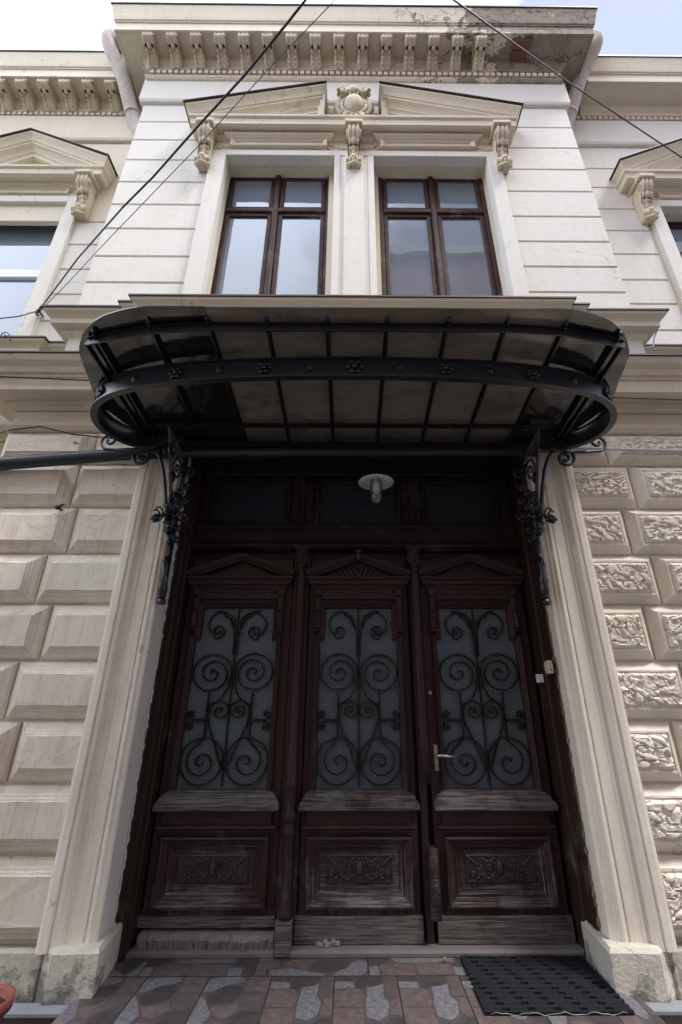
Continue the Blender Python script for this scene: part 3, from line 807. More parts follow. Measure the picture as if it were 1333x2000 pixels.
# ---- consoles (S-shaped brackets)
def console_mesh():
    m = MB()
    cur = bump_curve([(0, 0), (-.215, 0), (-.235, -.04), (-.228, -.10), (-.185, -.165), (-.14, -.21), (-.10, -.26), (-.085, -.33), (-.10, -.40), (-.135, -.455), (-.145, -.50), (-.12, -.545), (-.06, -.57), (0, -.565)], 4)
    front_strip(m, cur, .15, 6, .018, 3, wfun=lambda t: 1.0 if t < .35 else 1.0 - .22*math.sin(PI*min(1, (t-.35)/.5)))
    # volute eyes on both sides
    for s_ in (-1, 1):
        for (yy, zz, r) in ((-.155, -.085, .055), (-.10, -.50, .036)):
            sp_ = spiral(yy, zz, r, .008, PI*.5, 1.6, 20)
            m.tube([(s_*.078, a, b_) for a, b_ in sp_], .010, 6)
    # carved leaf band, bead and shell at the foot
    for k, (yy, zz, rx) in enumerate(((-.17, -.205, .034), (-.12, -.27, .036), (-.10, -.335, .03))):
        m.ellrot((0, yy+.012, zz), (rx, .022, .045), Matrix.Rotation(R(25), 3, 'X'))
        for s_ in (-1, 1): m.ellrot((s_*.045, yy+.02, zz+.005), (.02, .02, .04), Matrix.Rotation(R(25), 3, 'X'))
    m.ellrot((0, -.125, -.455), (.042, .03, .045), Matrix())
    m.tube([(-.07, -.06, -.55), (-.055, -.115, -.575), (0, -.14, -.585), (.055, -.115, -.575), (.07, -.06, -.55)], .017, 6)
    for s_ in (-1, 1): m.ellrot((s_*.074, -.09, -.555), (.02, .025, .02), Matrix())
    # little abacus on top
    m.box(-.105, .105, -.255, 0, .002, .07, bev=.012)
    return mesh('console', m, M_ORN)
me_con = console_mesh()
CONZ = 7.815
for xc in (-1.785, -.005, 1.775): put('console', me_con, hp, (xc, .045, CONZ))
for xc, zc_ in ((-3.425, 7.60), (3.73, 7.60), (-5.21, 7.60), (5.5, 7.60)): put('console', me_con, hp, (xc, .50, zc_))
# ---- curling acanthus ornaments beside the consoles
def acanthus_mesh():
    m = MB()
    pts = [(0, .06), (.06, .015), (.13, .0), (.20, .015), (.245, .06)] 
    m.tube([(a, -.02, b_) for a, b_ in bump_curve(pts, 5)], .016, 6)
    m.tube([(a, -.022, b_) for a, b_ in spiral(.205, .105, .055, .01, -PI*.35, 1.25, 18)], .013, 6)
    for k in range(4): m.ellrot((.06+.05*k, -.012, .045+.012*k), (.028, .014, .013), Matrix.Rotation(R(-25*k+30), 3, 'Y'))
    m.ellrot((.0, -.015, .03), (.03, .02, .03), Matrix())
    return mesh('carved_scroll', m, M_ORN)
me_ac = acanthus_mesh()
def scroll(x, y, z, s):
    o = put('carved_scroll', me_ac, hp, (x, y, z)); o.scale = (s, 1, 1.0); return o
for x, s in ((-1.70, 1), (-.085, -1), (.08, 1), (1.69, -1)): scroll(x, .035, 7.66, s)
for x, s in ((-3.50, -1), (3.81, 1)): scroll(x, .49, 7.485, s)

# ---- pediments
def shelf(x0, x1, yb, y0, z0, z1):
    """corona with returned ends; z0 soffit, z1 top"""
    m = MB(); d = yb - y0; h = z1 - z0
    sweep(m, [(d, z1), (d-.005, z1-.03), (d-.03, z1-.045), (d-.035, z0+.01), (d-.055, z0), (.07, z0+.015), (.06, z0-.03), (.035, z0-.05), (0, z0-.055)], [(x0, yb+.04), (x0, yb), (x1, yb), (x1, yb+.04)], .08)
    return m
def rake(m, xa, za, xb, zb, yb, out, prof, ret=0, top=True):
    """raking moulding from (xa,za) at the low end to (xb,zb); ret = -1/+1 returns the profile to the wall at the low end"""
    pr = list(prof) + [(-.03, prof[-1][1]), (-.03, prof[0][1])]
    loops = []
    if ret:
        loops.append([(xa + ret*o, yb+.04, za+z) for o, z in pr])
        loops.append([(xa + ret*o, yb-o, za+z) for o, z in pr])
    else: loops.append([(xa, yb-o, za+z) for o, z in pr])
    loops.append([(xb, yb-o, zb+z) for o, z in pr])
    return m.loft(loops)
def RP(o): return [(o+.10, .28), (o+.095, .255), (o+.085, .245), (o+.06, .21), (o+.045, .175), (o+.03, .165), (o+.03, .14), (o-.01, .115), (o-.03, .085), (o-.035, .065), (o-.05, .055), (o-.06, .035), (o-.06, 0)]
# main broken pediment
yb = .045; SZ0, SZ1 = 7.885, 8.03
m = shelf(-1.80-.0, 1.79, yb, yb-.22, SZ0, SZ1); ped = obj('broken_pediment', m, M_TRIM, hp)
for s_, xo, xi in ((-1, -1.80, -.36), (1, 1.79, .33)):
    m = MB(); zl = 8.0 - .10; rise = .47
    rake(m, xo, SZ1-.145, xi, SZ1-.145+rise, yb, .2, RP(.16), ret=s_)
    # vertical inner return of the moulding
    for (o, a, b_) in ((.205, 0, .03), (.17, .03, .07), (.13, .07, .10)):
        m.box(min(xi-s_*0+s_*a, xi+s_*b_), max(xi+s_*a, xi+s_*b_), yb-o, yb+.02, SZ1, SZ1+rise+.02-.2*a)
    obj('raking_cornice', m, M_TRIM, ped)
    m = MB(); fl = [(.283, .297), (.283, .289)]
    rake(m, xo, SZ1-.145, xi+s_*(-.012), SZ1-.145+rise+.004, yb, .2, fl, ret=s_)
    m.box(min(xi, xi-s_*.012), max(xi, xi-s_*.012), yb-.27, yb+.02, SZ1+.005, SZ1+rise+.12)
    obj('pediment_flashing', m, M_FLASH, ped)
m = MB(); m.box(-1.6, 1.6, .035, .12, SZ1-.05, 8.66); obj('tympanum', m, M_TRIM, ped)
# frieze under the shelf with two framed panels
m = MB(); m.box(-1.86, 1.85, .025, .1, 7.635, SZ0-.02); obj('window_frieze', m, M_TRIM, hp)
for a, b_ in ((-1.50, -.33), (.325, 1.48)):
    m = MB()
    lo = []
    for ins, y in ((0, .03), (0, -.035), (.02, -.04), (.025, -.03), (.05, -.02), (.055, -.005), (.09, -.002), (.095, -.012)):
        lo.append([(a+ins, y, 7.665+ins*.6), (b_-ins, y, 7.665+ins*.6), (b_-ins, y, 7.80-ins*.5), (a+ins, y, 7.80-ins*.5)])
    m.loft(lo)
    sweep(m, [(.09, SZ0-.022), (.085, SZ0-.04), (.05, SZ0-.07), (.03, 7.802)], [(a, .04), (a, .022), (b_, .022), (b_, .04)], .02)
    obj('frieze_panel', m, M_TRIM, hp)
# wing pediments (closed triangles)
for c in (-4.32, 4.61):
    yb = .495; z0, z1 = 7.665, 7.80
    m = shelf(c-.90, c+.90, yb, yb-.22, z0, z1); pd = obj('wing_pediment', m, M_TRIM, hp)
    for s_ in (-1, 1):
        m = MB(); rake(m, c+s_*.90, z1-.145, c, z1-.145+.57, yb, .2, RP(.14), ret=s_); obj('raking_cornice', m, M_TRIM, pd)
        m = MB(); rake(m, c+s_*.90, z1-.145, c, z1-.145+.57, yb, .2, [(.263, .297), (.263, .289)], ret=s_); obj('pediment_flashing', m, M_FLASH, pd)
    m = MB(); m.loft([[(c-.85, .48, z1-.02), (c+.85, .48, z1-.02), (c, .48, z1+.45)], [(c-.85, .6, z1-.02), (c+.85, .6, z1-.02), (c, .6, z1+.45)]]); obj('tympanum', m, M_BELT, pd)
    m = MB(); m.box(c-.97, c+.97, .475, .56, 7.46, z0-.02); obj('window_frieze', m, M_TRIM, hp)
    m = MB(); lo = []
    for ins, y in ((0, .48), (0, .435), (.02, .43), (.03, .445), (.05, .455), (.06, .46)):
        lo.append([(c-.63+ins, y, 7.49+ins*.5), (c+.63-ins, y, 7.49+ins*.5), (c+.63-ins, y, 7.60-ins*.4), (c-.63+ins, y, 7.60-ins*.4)])
    m.loft(lo); obj('frieze_panel', m, M_TRIM, hp)

# ---- cartouche in the gap of the pediment
m = MB(); cz = pz(182, -.15)
C0 = Vector((-.005, -.02, 8.36))
m.ell((C0.x, C0.y-.10, C0.z), (.125, .09, .165), 18, 12)                     # boss
m.tube([(C0.x+.155*math.cos(a), C0.y-.085, C0.z+.19*math.sin(a)+.01) for a in [2*PI*i/28 for i in range(29)]], .026, 8)
m.tube([(C0.x+.215*math.cos(a), C0.y-.045, C0.z+.235*math.sin(a)+.03) for a in [PI*(-.28)+PI*1.56*i/28 for i in range(29)]], .045, 8)
m.ell((C0.x, C0.y-.02, C0.z+.0), (.23, .05, .27), 18, 10)
for s_ in (-1, 1):
    for dy in (0, -.045): m.tube([(C0.x+s_*a, C0.y-.10+dy, C0.z+b_) for a, b_ in spiral(.125, .225, .07, .012, 0, 1.5, 22)], .024, 8)
    m.ellrot((C0.x+s_*.12, C0.y-.09, C0.z+.225), (.055, .07, .055), Matrix())
    m.ellrot((C0.x+s_*.20, C0.y-.05, C0.z+.06), (.05, .05, .16), Matrix.Rotation(s_*R(-8), 3, 'Y'))
    # legs of the frame and flanking leaves
    m.tube([(C0.x+s_*.07, C0.y-.08, C0.z-.17), (C0.x+s_*.11, C0.y-.10, C0.z-.21), (C0.x+s_*.125, C0.y-.09, C0.z-.28), (C0.x+s_*.10, C0.y-.08, C0.z-.36)], .028, 7)
    m.tube([(C0.x+s_*.03, C0.y-.08, C0.z-.2), (C0.x+s_*.04, C0.y-.10, C0.z-.28), (C0.x+s_*.035, C0.y-.09, C0.z-.36)], .026, 7)
    for k, (dx, dz, r, an) in enumerate(((.24, -.14, .10, -35), (.21, -.22, .12, -15), (.28, -.22, .09, -40), (.19, -.32, .08, 0))):
        m.ellrot((C0.x+s_*dx, C0.y-.03, C0.z+dz), (.045, .035, r), Matrix.Rotation(s_*R(-an), 3, 'Y'), mi=1)
for k in range(3): m.tube([(C0.x+(k-1)*.04, C0.y-.12, C0.z+.29), (C0.x+(k-1)*.035, C0.y-.17, C0.z+.25), (C0.x+(k-1)*.03, C0.y-.15, C0.z+.17)], .022, 6)
m.ell((C0.x, C0.y-.08, C0.z+.30), (.05, .06, .045))
obj('cartouche', m, [M_ORN, M_HOLE], hp)

# ================================================================ ENTRANCE DOOR
YD = .40
# hall behind, plus boards added close behind the leaves to block sky through gaps
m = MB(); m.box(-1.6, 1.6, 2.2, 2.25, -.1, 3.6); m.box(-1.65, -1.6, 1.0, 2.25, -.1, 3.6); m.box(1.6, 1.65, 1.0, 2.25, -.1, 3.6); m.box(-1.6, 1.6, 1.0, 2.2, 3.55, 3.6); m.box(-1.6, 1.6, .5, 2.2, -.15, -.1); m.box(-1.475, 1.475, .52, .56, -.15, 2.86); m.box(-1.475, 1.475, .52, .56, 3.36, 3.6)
obj('hall_shell_and_gap_stop', m, M_DARKROOM, hp)
fr = thing_part('door_frame', hp)
m = MB(); m.loft([[(a, b_, z) for a, b_ in ((-1.50, .5), (-1.50, .20), (-1.445, .195), (-1.43, .21), (-1.42, .245), (-1.395, .255), (-1.385, .30), (-1.375, .31), (-1.375, .5))] for z in (0, 3.5)]); obj('jamb_post', m, M_FRAME, fr)
m = MB(); m.loft([[(a, b_, z) for a, b_ in ((1.50, .5), (1.50, .105), (1.45, .098), (1.432, .105), (1.428, .15), (1.434, .16), (1.434, .25), (1.422, .26), (1.418, .30), (1.418, .5))] for z in (0, 3.5)]); obj('jamb_post', m, M_FRAME, fr)
for sx, mt in ((-1, 'crumbling_white_plaster_edge'), (1, 'yellow_foam_seam')):
    m = MB(); P = []; Rr = []
    for k in range(240):
        z = .05 + 3.4*k/239; P.append((sx*(1.441 + .004*noise.noise(Vector((z*9, sx, 0)))), (.184 if sx < 0 else .092) +   .005*noise.noise(Vector((z*31, 3, sx))), z)); Rr.append(max(.002, .006 + .014*noise.noise(Vector((z*23, 7, sx))) + .006*noise.noise(Vector((z*70, 1, sx)))))
    m.tube(P, Rr, 7); obj('seam', m, simple(mt, (.62, .60, .56) if sx < 0 else (.20, .14, .075), .9, 0, .8, 60, .7), fr, 'ragged filler seam of the ' + ('left jamb' if sx < 0 else 'right jamb'))
# transom beam with mouldings
m = MB(); sweep(m, [(.05, 2.865), (.06, 2.85), (.06, 2.83), (.035, 2.81), (.02, 2.79), (.02, 2.72), (.035, 2.71), (.045, 2.69), (.07, 2.675), (.07, 2.655), (.03, 2.635), (.0, 2.63)], [(-1.372, YD), (1.415, YD)], .10)
obj('transom_beam', m, M_DARKW, fr)
m = MB(); m.box(-1.372, 1.415, .37, .48, 3.36, 3.495, bev=.012)
for x0, x1 in ((-1.372, -1.30), (1.33, 1.415), (-.56, -.36), (.43, .60)): m.box(x0, x1, .385, .47, 2.866, 3.36, bev=.012)
for x0, x1 in ((-1.30, -.56), (-.36, .43), (.60, 1.33)):
    for bx in ((x0, x0+.05, 2.866, 3.36), (x1-.05, x1, 2.866, 3.36), (x0+.05, x1-.05, 2.866, 2.90), (x0+.05, x1-.05, 3.30, 3.36)): m.box(bx[0], bx[1], .41, .46, bx[2], bx[3], bev=.01)
obj('transom_frame', m, M_DARKW, fr)
for x0, x1 in ((-1.25, -.61), (-.31, .38), (.65, 1.28)):
    m = MB(); m.box(x0-.004, x1+.004, .435, .440, 2.896, 3.304); obj('transom_pane', m, M_TGLASS, fr)
# small turned pilasters on transom mullions
for xm in (-.46, .515):
    m = MB(); m.lathe([(.03, 0), (.03, .05), (.022, .07), (.028, .2), (.022, .33), (.03, .36), (.038, .40), (.038, .46)], (xm, .375, 2.88), 12); obj('transom_pilaster', m, M_DARKW, fr)
m = MB(); m.box(-1.44, 1.44, .0, .37, 3.44, 3.496, bev=.006); obj('head_dark_board', m, M_DARKW, fr)  # dark board added to hide the bright wall strip above the door
# timber backing above leaves
m = MB(); m.box(-1.372, 1.415, .43, .48, 2.5, 2.635); obj('head_board', m, M_DARKW, fr)
# turned half columns between the leaves
def column(x, z0, z1, cap, base, nm='turned_column', mat=M_DOOR):
    m = MB(); H = z1-z0; pr = []
    if base: pr += [(.044, 0), (.044, .02)]
    pr += [(.036, .04), (.034, .3), (.034, .42)]
    if base: pr += [(.044, .44), (.046, .46), (.034, .48), (.034, .51), (.044, .52), (.046, .55), (.036, .57), (.036, .70), (.045, .72), (.045, .74), (.036, .76)]
    pr += [(.033, H-.22), (.032, H-.14)]
    if cap: pr += [(.040, H-.135), (.040, H-.12), (.033, H-.11), (.036, H-.07), (.052, H-.03), (.055, H)]
    m.lathe([(r, z) for r, z in pr if z <= H+.001], (x, .345, z0), 14)
    if cap:
        for k in range(7):
            a = PI + PI*k/6; m.ellrot((x+.045*math.cos(a), .345+.045*math.sin(a), z1-.05), (.014, .014, .035), Matrix())
            m.ellrot((x+.042*math.cos(a+.2), .345+.042*math.sin(a+.2), z1-.095), (.012, .012, .025), Matrix())
        m.box(x-.06, x+.06, .29, .40, z1, z1+.025)
    return obj(nm, m, mat, fr)
column(-.435, .18, 2.62, True, True)
m = MB(); m.box(-.49, -.385, .29, .41, .005, .175, bev=.01); obj('column_block', m, M_BARE, fr)
m = MB(); m.box(-.505, -.37, .39, .44, .01, 2.63, bev=.008); obj('mullion', m, M_DOOR, fr)
column(.505, .87, 2.62, True, False)
column(.525, .13, .60, False, False, 'broken_column_foot', M_DOORH)
m = MB(); m.box(.462, .515, .39, .44, .01, 2.63, bev=.008); obj('mullion', m, M_DOOR, fr)
# door sill and threshold
m = MB(); m.box(-1.42, 1.42, .30, .46, -.007, .034, bev=.012); obj('door_sill', m, M_STONE, fr)
m = MB()
nx, nzz = 160, 6; lo = []
for i in range(nx+1):
    X = -1.35 + .85*i/nx; h = .105 + .010*noise.noise(Vector((X*9, 0, 0))) ; d = .03*noise.noise(Vector((X*14, 3, 0)))+ (.02 if X > -.9 else 0)
    lo.append([(X, .46, .034), (X, .345-d+.012*noise.noise(Vector((X*60, 1, 1))), .034), (X, .335-d+.02*noise.noise(Vector((X*50, 5, 1))), .075), (X, .36-d, h-.01), (X, .42, h), (X, .46, h)])
m.loft(lo); obj('mortar_fillet', m, M_MORTAR, fr, 'rough grey mortar packed under the left leaf')
m = MB()
for q in range(9): m.ellrot((-.21+.013*q+rnd.uniform(-.01,.01), .365+rnd.uniform(-.01,.01), .046+rnd.uniform(-.008,.012)), (.022, .018, .016), Matrix.Rotation(q, 3, 'Z'), 6, 4)
m.sm = [False]*len(m.sm); obj('mortar_lump', m, M_MORTAR, fr)

# ---- grille in local coords, centre x=0, half width .30, z absolute
def flip(pts, s): return [(s*a, b_) for a, b_ in pts]
def grille_mesh(seed):
    r_ = random.Random(seed); m = MB()
    def bar2(pts, t=.0088, d=.022, y=-.004): m.bar([(a, y, b_) for a, b_ in pts], d, t, (0, 1, 0))
    bar2([(0, .885), (0, 2.15)], .010, .014, .004)
    for s in (-1, 1):
        j = lambda a=.008: r_.uniform(-a, a)
        # top scrolls rising out of the centre bar
        c = (.125+j(), 2.015+j()); r = .098
        p = [(.012, 1.78), (.012, 1.90), (.022, 1.98)] + [(c[0]+r*math.cos(a), c[1]+r*math.sin(a)) for a in [PI*.95 - PI*1.28*i/16 for i in range(17)]]
        p += spiral(c[0]+.022, c[1]-.055, .066, .008, -PI*.28, -(1.15+r_.uniform(0, .45)), 22)[1:]
        bar2(flip(p, s))
        # leaf tips
        lf = [(.03, 1.99), (.06, 2.06), (.095, 2.085), (.12, 2.12), (.16, 2.125)]
        m.tube([(s*a, 0, b_) for a, b_ in bump_curve(lf, 4)], [.004 + .006*abs(math.sin(i*1.1)) for i in range(17)], 5)
        # big upper spirals
        c = (.150+j(.004), 1.650+j()); r = .138
        p = [(.150, 1.425), (.115, 1.43), (.06, 1.475), (.022, 1.55)] + [(c[0]+r*math.cos(a), c[1]+r*.97*math.sin(a)) for a in [PI*1.12 - PI*1.55*i/24 for i in range(25)]]
        p += spiral(c[0], c[1]-.004, r*.97, .010, -PI*.45, -(1.75+r_.uniform(-.2, .3)), 44)[2:]
        bar2(flip(p, s))
        # uprights, side arms with small curls
        bar2(flip([(.155, 1.512), (.155, 1.20), (.156, 1.185)], s))
        zz = 1.315
        for u in (-1, 1):
            p = [(.155, zz+u*.004), (.245, zz+u*.006), (.275, zz+u*.016)] + [(a, zz+u*(b_)) for a, b_ in spiral(.262, .042, .032, .006, -PI*.3, 1.15+r_.uniform(-.1, .25), 18)]
            bar2(flip(p, s))
        # heart
        c = (.072, 1.385+j(.005)); r = .066
        p = [(.012, .998), (.03, 1.03), (.08, 1.16), (.13, 1.28), (.142, 1.34), (.14, 1.395)] + [(c[0]+r*math.cos(a), c[1]+r*math.sin(a)) for a in [.1 + PI*1.0*i/12 for i in range(13)]]
        p += spiral(c[0]-.006, c[1]-.002, r*.93, .007, PI*1.05, 1.35+r_.uniform(-.2, .2), 26)[1:]
        bar2(flip(p, s))
        # big lower spirals
        c = (.152+j(.004), 1.050); r = .143
        p = [(.156, 1.205), (.20, 1.185)] + [(c[0]+r*math.cos(a), c[1]+(r+.01)*math.sin(a)) for a in [PI*.28 - PI*1.75*i/34 for i in range(35)]]
        p += spiral(c[0]+j(.01), c[1]-.01, r*.86, .010, PI*.48, -(1.45+r_.uniform(-.25, .45)), 40)[1:]
        bar2(flip(p, s))
    return m
def carving(cx_, cz, par, mat, W=.21, H=.062, y=.0):
    m = MB()
    m.ellrot((cx_, y, cz), (.024, .014, .045), Matrix())
    m.tube([(cx_+.033*math.cos(a), y, cz+.052*math.sin(a)) for a in [2*PI*i/16 for i in range(17)]], .006, 5)
    for s in (-1, 1):
        for (ox, oz, r, a0, tr) in ((.075, .012, .036, PI, -1.6), (.14, -.012, .032, PI*.6, 1.5), (.185, -.03, .018, PI, -1.3), (.11, -.04, .016, 0, 1.2), (.05, -.04, .014, 0, -1.2)):
            m.tube([(cx_+s*a, y-.002, cz+b_) for a, b_ in spiral(ox, oz, r, .006, a0, tr, 14)], .0065, 5)
            m.ellrot((cx_+s*ox, y, cz+oz), (.010, .009, .010), Matrix(), 8, 5)
        for (ox, oz, an, l) in ((.10, .045, 60, .03), (.17, .03, 45, .028), (.20, .055, 50, .024), (.045, .05, -40, .02), (.15, -.05, -60, .02), (.08, -.055, 80, .02)):
            m.ellrot((cx_+s*ox, y, cz+oz), (.009, .008, l), Matrix.Rotation(s*R(an), 3, 'Y'), 8, 5)
    return obj('carved_relief', m, mat, par)

def leaf(c, W, gw, label, fancy, seed, kick=M_BARE):
    """one door leaf, centred on X=c, total width W, glazed width gw"""
    x0, x1 = c-W/2, c+W/2
    lf = MB()
    g0, g1 = c-gw/2, c+gw/2
    zb, zt = .872, 2.16
    lf.box(x0, g0-.0, YD, YD+.05, .175, 2.56, bev=.004); lf.box(g1, x1, YD, YD+.05, .175, 2.56, bev=.004)
    lf.box(g0, g1, YD+.001, YD+.05, .175, zb, bev=0); lf.box(g0, g1, YD+.001, YD+.05, zt, 2.56, bev=0)
    root = obj('door_leaf', lf, M_DOOR, hp, label)
    m = MB(); m.box(g0-.01, g1+.01, YD+.028, YD+.034, zb-.01, zt+.01); obj('pane', m, M_DGLASS, root)
    o = obj('grille', grille_mesh(seed), M_GRILLE, root); o.location = (c, YD+.012, 0); o.scale = (gw/.60, 1, 1)
    # glazing bead with ears at the top
    m = MB(); e = .032; ze = 1.965
    outer = [(g0-.038, zb), (g0-.038, ze-.03), (g0-.002, ze-.03), (g0-.002, zt+.028), (g1+.002, zt+.028), (g1+.002, ze-.03), (g1+.038, ze-.03), (g1+.038, zb)]
    def inset(P, d):
        return [(P[0][0]+d, P[0][1]), (P[1][0]+d, P[1][1]-d), (P[2][0]+d, P[2][1]-d), (P[3][0]+d, P[3][1]-d), (P[4][0]-d, P[4][1]-d), (P[5][0]-d, P[5][1]-d), (P[6][0]-d, P[6][1]-d), (P[7][0]-d, P[7][1])]
    loops = []
    for d, y in ((0, YD+.005), (0, YD-.03), (.010, YD-.038), (.018, YD-.03), (.022, YD-.016), (.034, YD-.010), (.038, YD+.0), (.040, YD+.028)):
        loops.append([(a, y, b_) for a, b_ in inset(outer, d)])
    m.loft(loops, False, ring=False); obj('glazing_bead', m, M_DOOR, root)
    # side consoles under the pediment
    for s in (-1, 1):
        xx = c + s*(gw/2+.022); m = MB()
        m.box(xx-.028, xx+.028, YD-.055, YD, 2.24, 2.30, bev=.008); m.box(xx-.024, xx+.024, YD-.045, YD, 2.11, 2.238, bev=.01)
        m.box(xx-.019, xx+.019, YD-.053, YD-.04, 2.125, 2.225, bev=.006)
        m.box(xx-.022, xx+.022, YD-.06, YD, 1.98, 2.108, bev=.014); m.box(xx-.03, xx+.03, YD-.045, YD, 1.955, 1.978, bev=.006)
        m.ellrot((xx, YD-.058, 2.05), (.014, .012, .04), Matrix())
        obj('small_console', m, M_DOOR, root)
    # frieze and pediment
    m = MB(); m.box(g0-.0, g1+.0, YD-.02, YD, 2.215, 2.34, bev=.004)
    for k in range(15):
        u = g0+.03+(gw-.06)*k/14; m.ellrot((u, YD-.022, 2.275), (.011, .007, .016), Matrix(), 8, 5)
    obj('door_frieze', m, M_DOOR, root)
    pw = gw/2+.095
    m = MB(); sweep(m, [(.085, 2.395), (.085, 2.375), (.065, 2.365), (.06, 2.335), (.04, 2.325), (.03, 2.305), (.0, 2.30)], [(c-pw+.06, YD+.01), (c-pw+.06, YD), (c+pw-.06, YD), (c+pw-.06, YD+.01)], .01)
    pr = [(.105, .05), (.10, .035), (.085, .02), (.07, .014), (.06, 0)]
    for s in (-1, 1): rake(m, c+s*(pw-.07), 2.385, c, 2.535, YD, .1, pr, ret=s)
    obj('door_pediment', m, M_DOORH, root)
    if fancy:
        m = MB()
        m.ellrot((c, YD-.10, 2.56), (.022, .03, .045), Matrix()); m.ellrot((c, YD-.10, 2.60), (.03, .03, .018), Matrix())
        for s in (-1, 1):
            for k in range(6): m.ellrot((c+s*(.02+.038*k), YD-.02, 2.44-.005*k), (.013, .014, .055-.006*k), Matrix.Rotation(s*R(25+6*k), 3, 'Y'), 8, 5)
        obj('pediment_carving', m, M_CARVE, root)
    # ledge under the glass
    lw = gw/2+.105
    m = MB(); sweep(m, [(.020, .872), (.03, .862), (.045, .85), (.055, .845), (.085, .80), (.09, .79), (.09, .762), (.07, .752), (.0, .75)], [(c-lw+.09, YD+.03), (c-lw+.09, YD), (c+lw-.09, YD), (c+lw-.09, YD+.03)], .01)
    obj('ledge', m, M_LEDGE, root)
    m = MB(); m.box(c-lw+.05, c+lw-.05, YD-.028, YD+.001, .67, .749, bev=.003)
    sweep(m, [(.03, .672), (.05, .665), (.052, .65), (.035, .64), (.032, .625), (.0, .618)], [(c-lw+.07, YD+.03), (c-lw+.07, YD), (c+lw-.07, YD), (c+lw-.07, YD+.03)], .01)
    obj('apron_board', m, M_DOORH, root)
    # lower nested panel
    a, b_, z0, z1 = c-gw/2-.045, c+gw/2+.045, .215, .600
    steps = ((0, .0), (0, -.035), (.014, -.043), (.028, -.035), (.032, -.022), (.052, -.018), (.056, -.008), (.070, -.012), (.078, -.004), (.092, .002))
    for nm, mt, rng in (('panel_moulding', M_DOORH, None),):
        m = MB(); loops = []
        for ins, y in steps: loops.append([(a+ins, YD+y, z0+ins), (b_-ins, YD+y, z0+ins), (b_-ins, YD+y, z1-ins*.85), (a+ins, YD+y, z1-ins*.85)])
        m.loft(loops, False)
        m.m = [1 if k % 2 else 0 for k in range(len(m.f))]
        ins = .092; m.box(a+ins, b_-ins, YD-.004, YD+.02, z0+ins, z1-ins*.85)
        obj(nm, m, [mt, M_DOORV], root)
    a2, b2, zz0, zz1 = c-gw/2+.085, c+gw/2-.085, .345, .498
    m = MB(); loops = []
    for ins, y in ((0, -.003), (0, -.012), (.006, -.016), (.010, -.008), (.012, -.007)): loops.append([(a2+ins, YD+y, zz0+ins), (b2-ins, YD+y, zz0+ins), (b2-ins, YD+y, zz1-ins), (a2+ins, YD+y, zz1-ins)])
    m.loft(loops); obj('carved_panel', m, M_CARVE, root)
    carving(c, (zz0+zz1)/2, root, M_CARVE, y=YD-.012)
    # kick board
    m = MB(); kx0, kx1 = x0-.012, x1+.005; n = 24; lo = []
    for i in range(n+1):
        X = kx0+(kx1-kx0)*i/n
        zl = .04 + (.006*noise.noise(Vector((X*11, seed, 0))) if seed != 1 else (.084 + .012*noise.noise(Vector((X*9, 4, 0)))))
        lo.append([(X, YD+.03, .178), (X, YD-.022, .176), (X, YD-.026, .172), (X, YD-.026, zl), (X, YD+.03, zl)])
    m.loft(lo); obj('kick_board', m, kick, root)
    return root
leafL = leaf(-.935, .855, .640, 'left glazed leaf with mortar packed beneath', False, 1)
leafC = leaf(.038, .80, .615, 'middle glazed leaf with carved pediment', True, 2)
leafR = leaf(.972, .845, .625, 'right glazed leaf with lever handle beside it', False, 3)
# lock stile furniture on the right leaf
m = MB(); m.box(.578, .612, YD-.010, YD, .985, 1.155, bev=.004)
hx = .595
m.lathe([(.010, 0), (.010, .012)], (hx, YD-.012, 1.02), 10)
lk = obj('lock_plate', m, M_BRASS, leafR)
m = MB(); m.tube([(hx, YD-.005, 1.085), (hx, YD-.05, 1.085)], .010, 10); m.tube([(hx-.004, YD-.05, 1.086), (hx+.03, YD-.055, 1.086), (hx+.125, YD-.058, 1.078)], [.010, .011, .009], 10)
obj('lever_handle', m, M_STEEL, leafR)
m = MB(); m.ellrot((.578, YD-.004, 1.505), (.016, .008, .016), Matrix()); obj('cylinder_lock', m, M_BRASS, leafR)

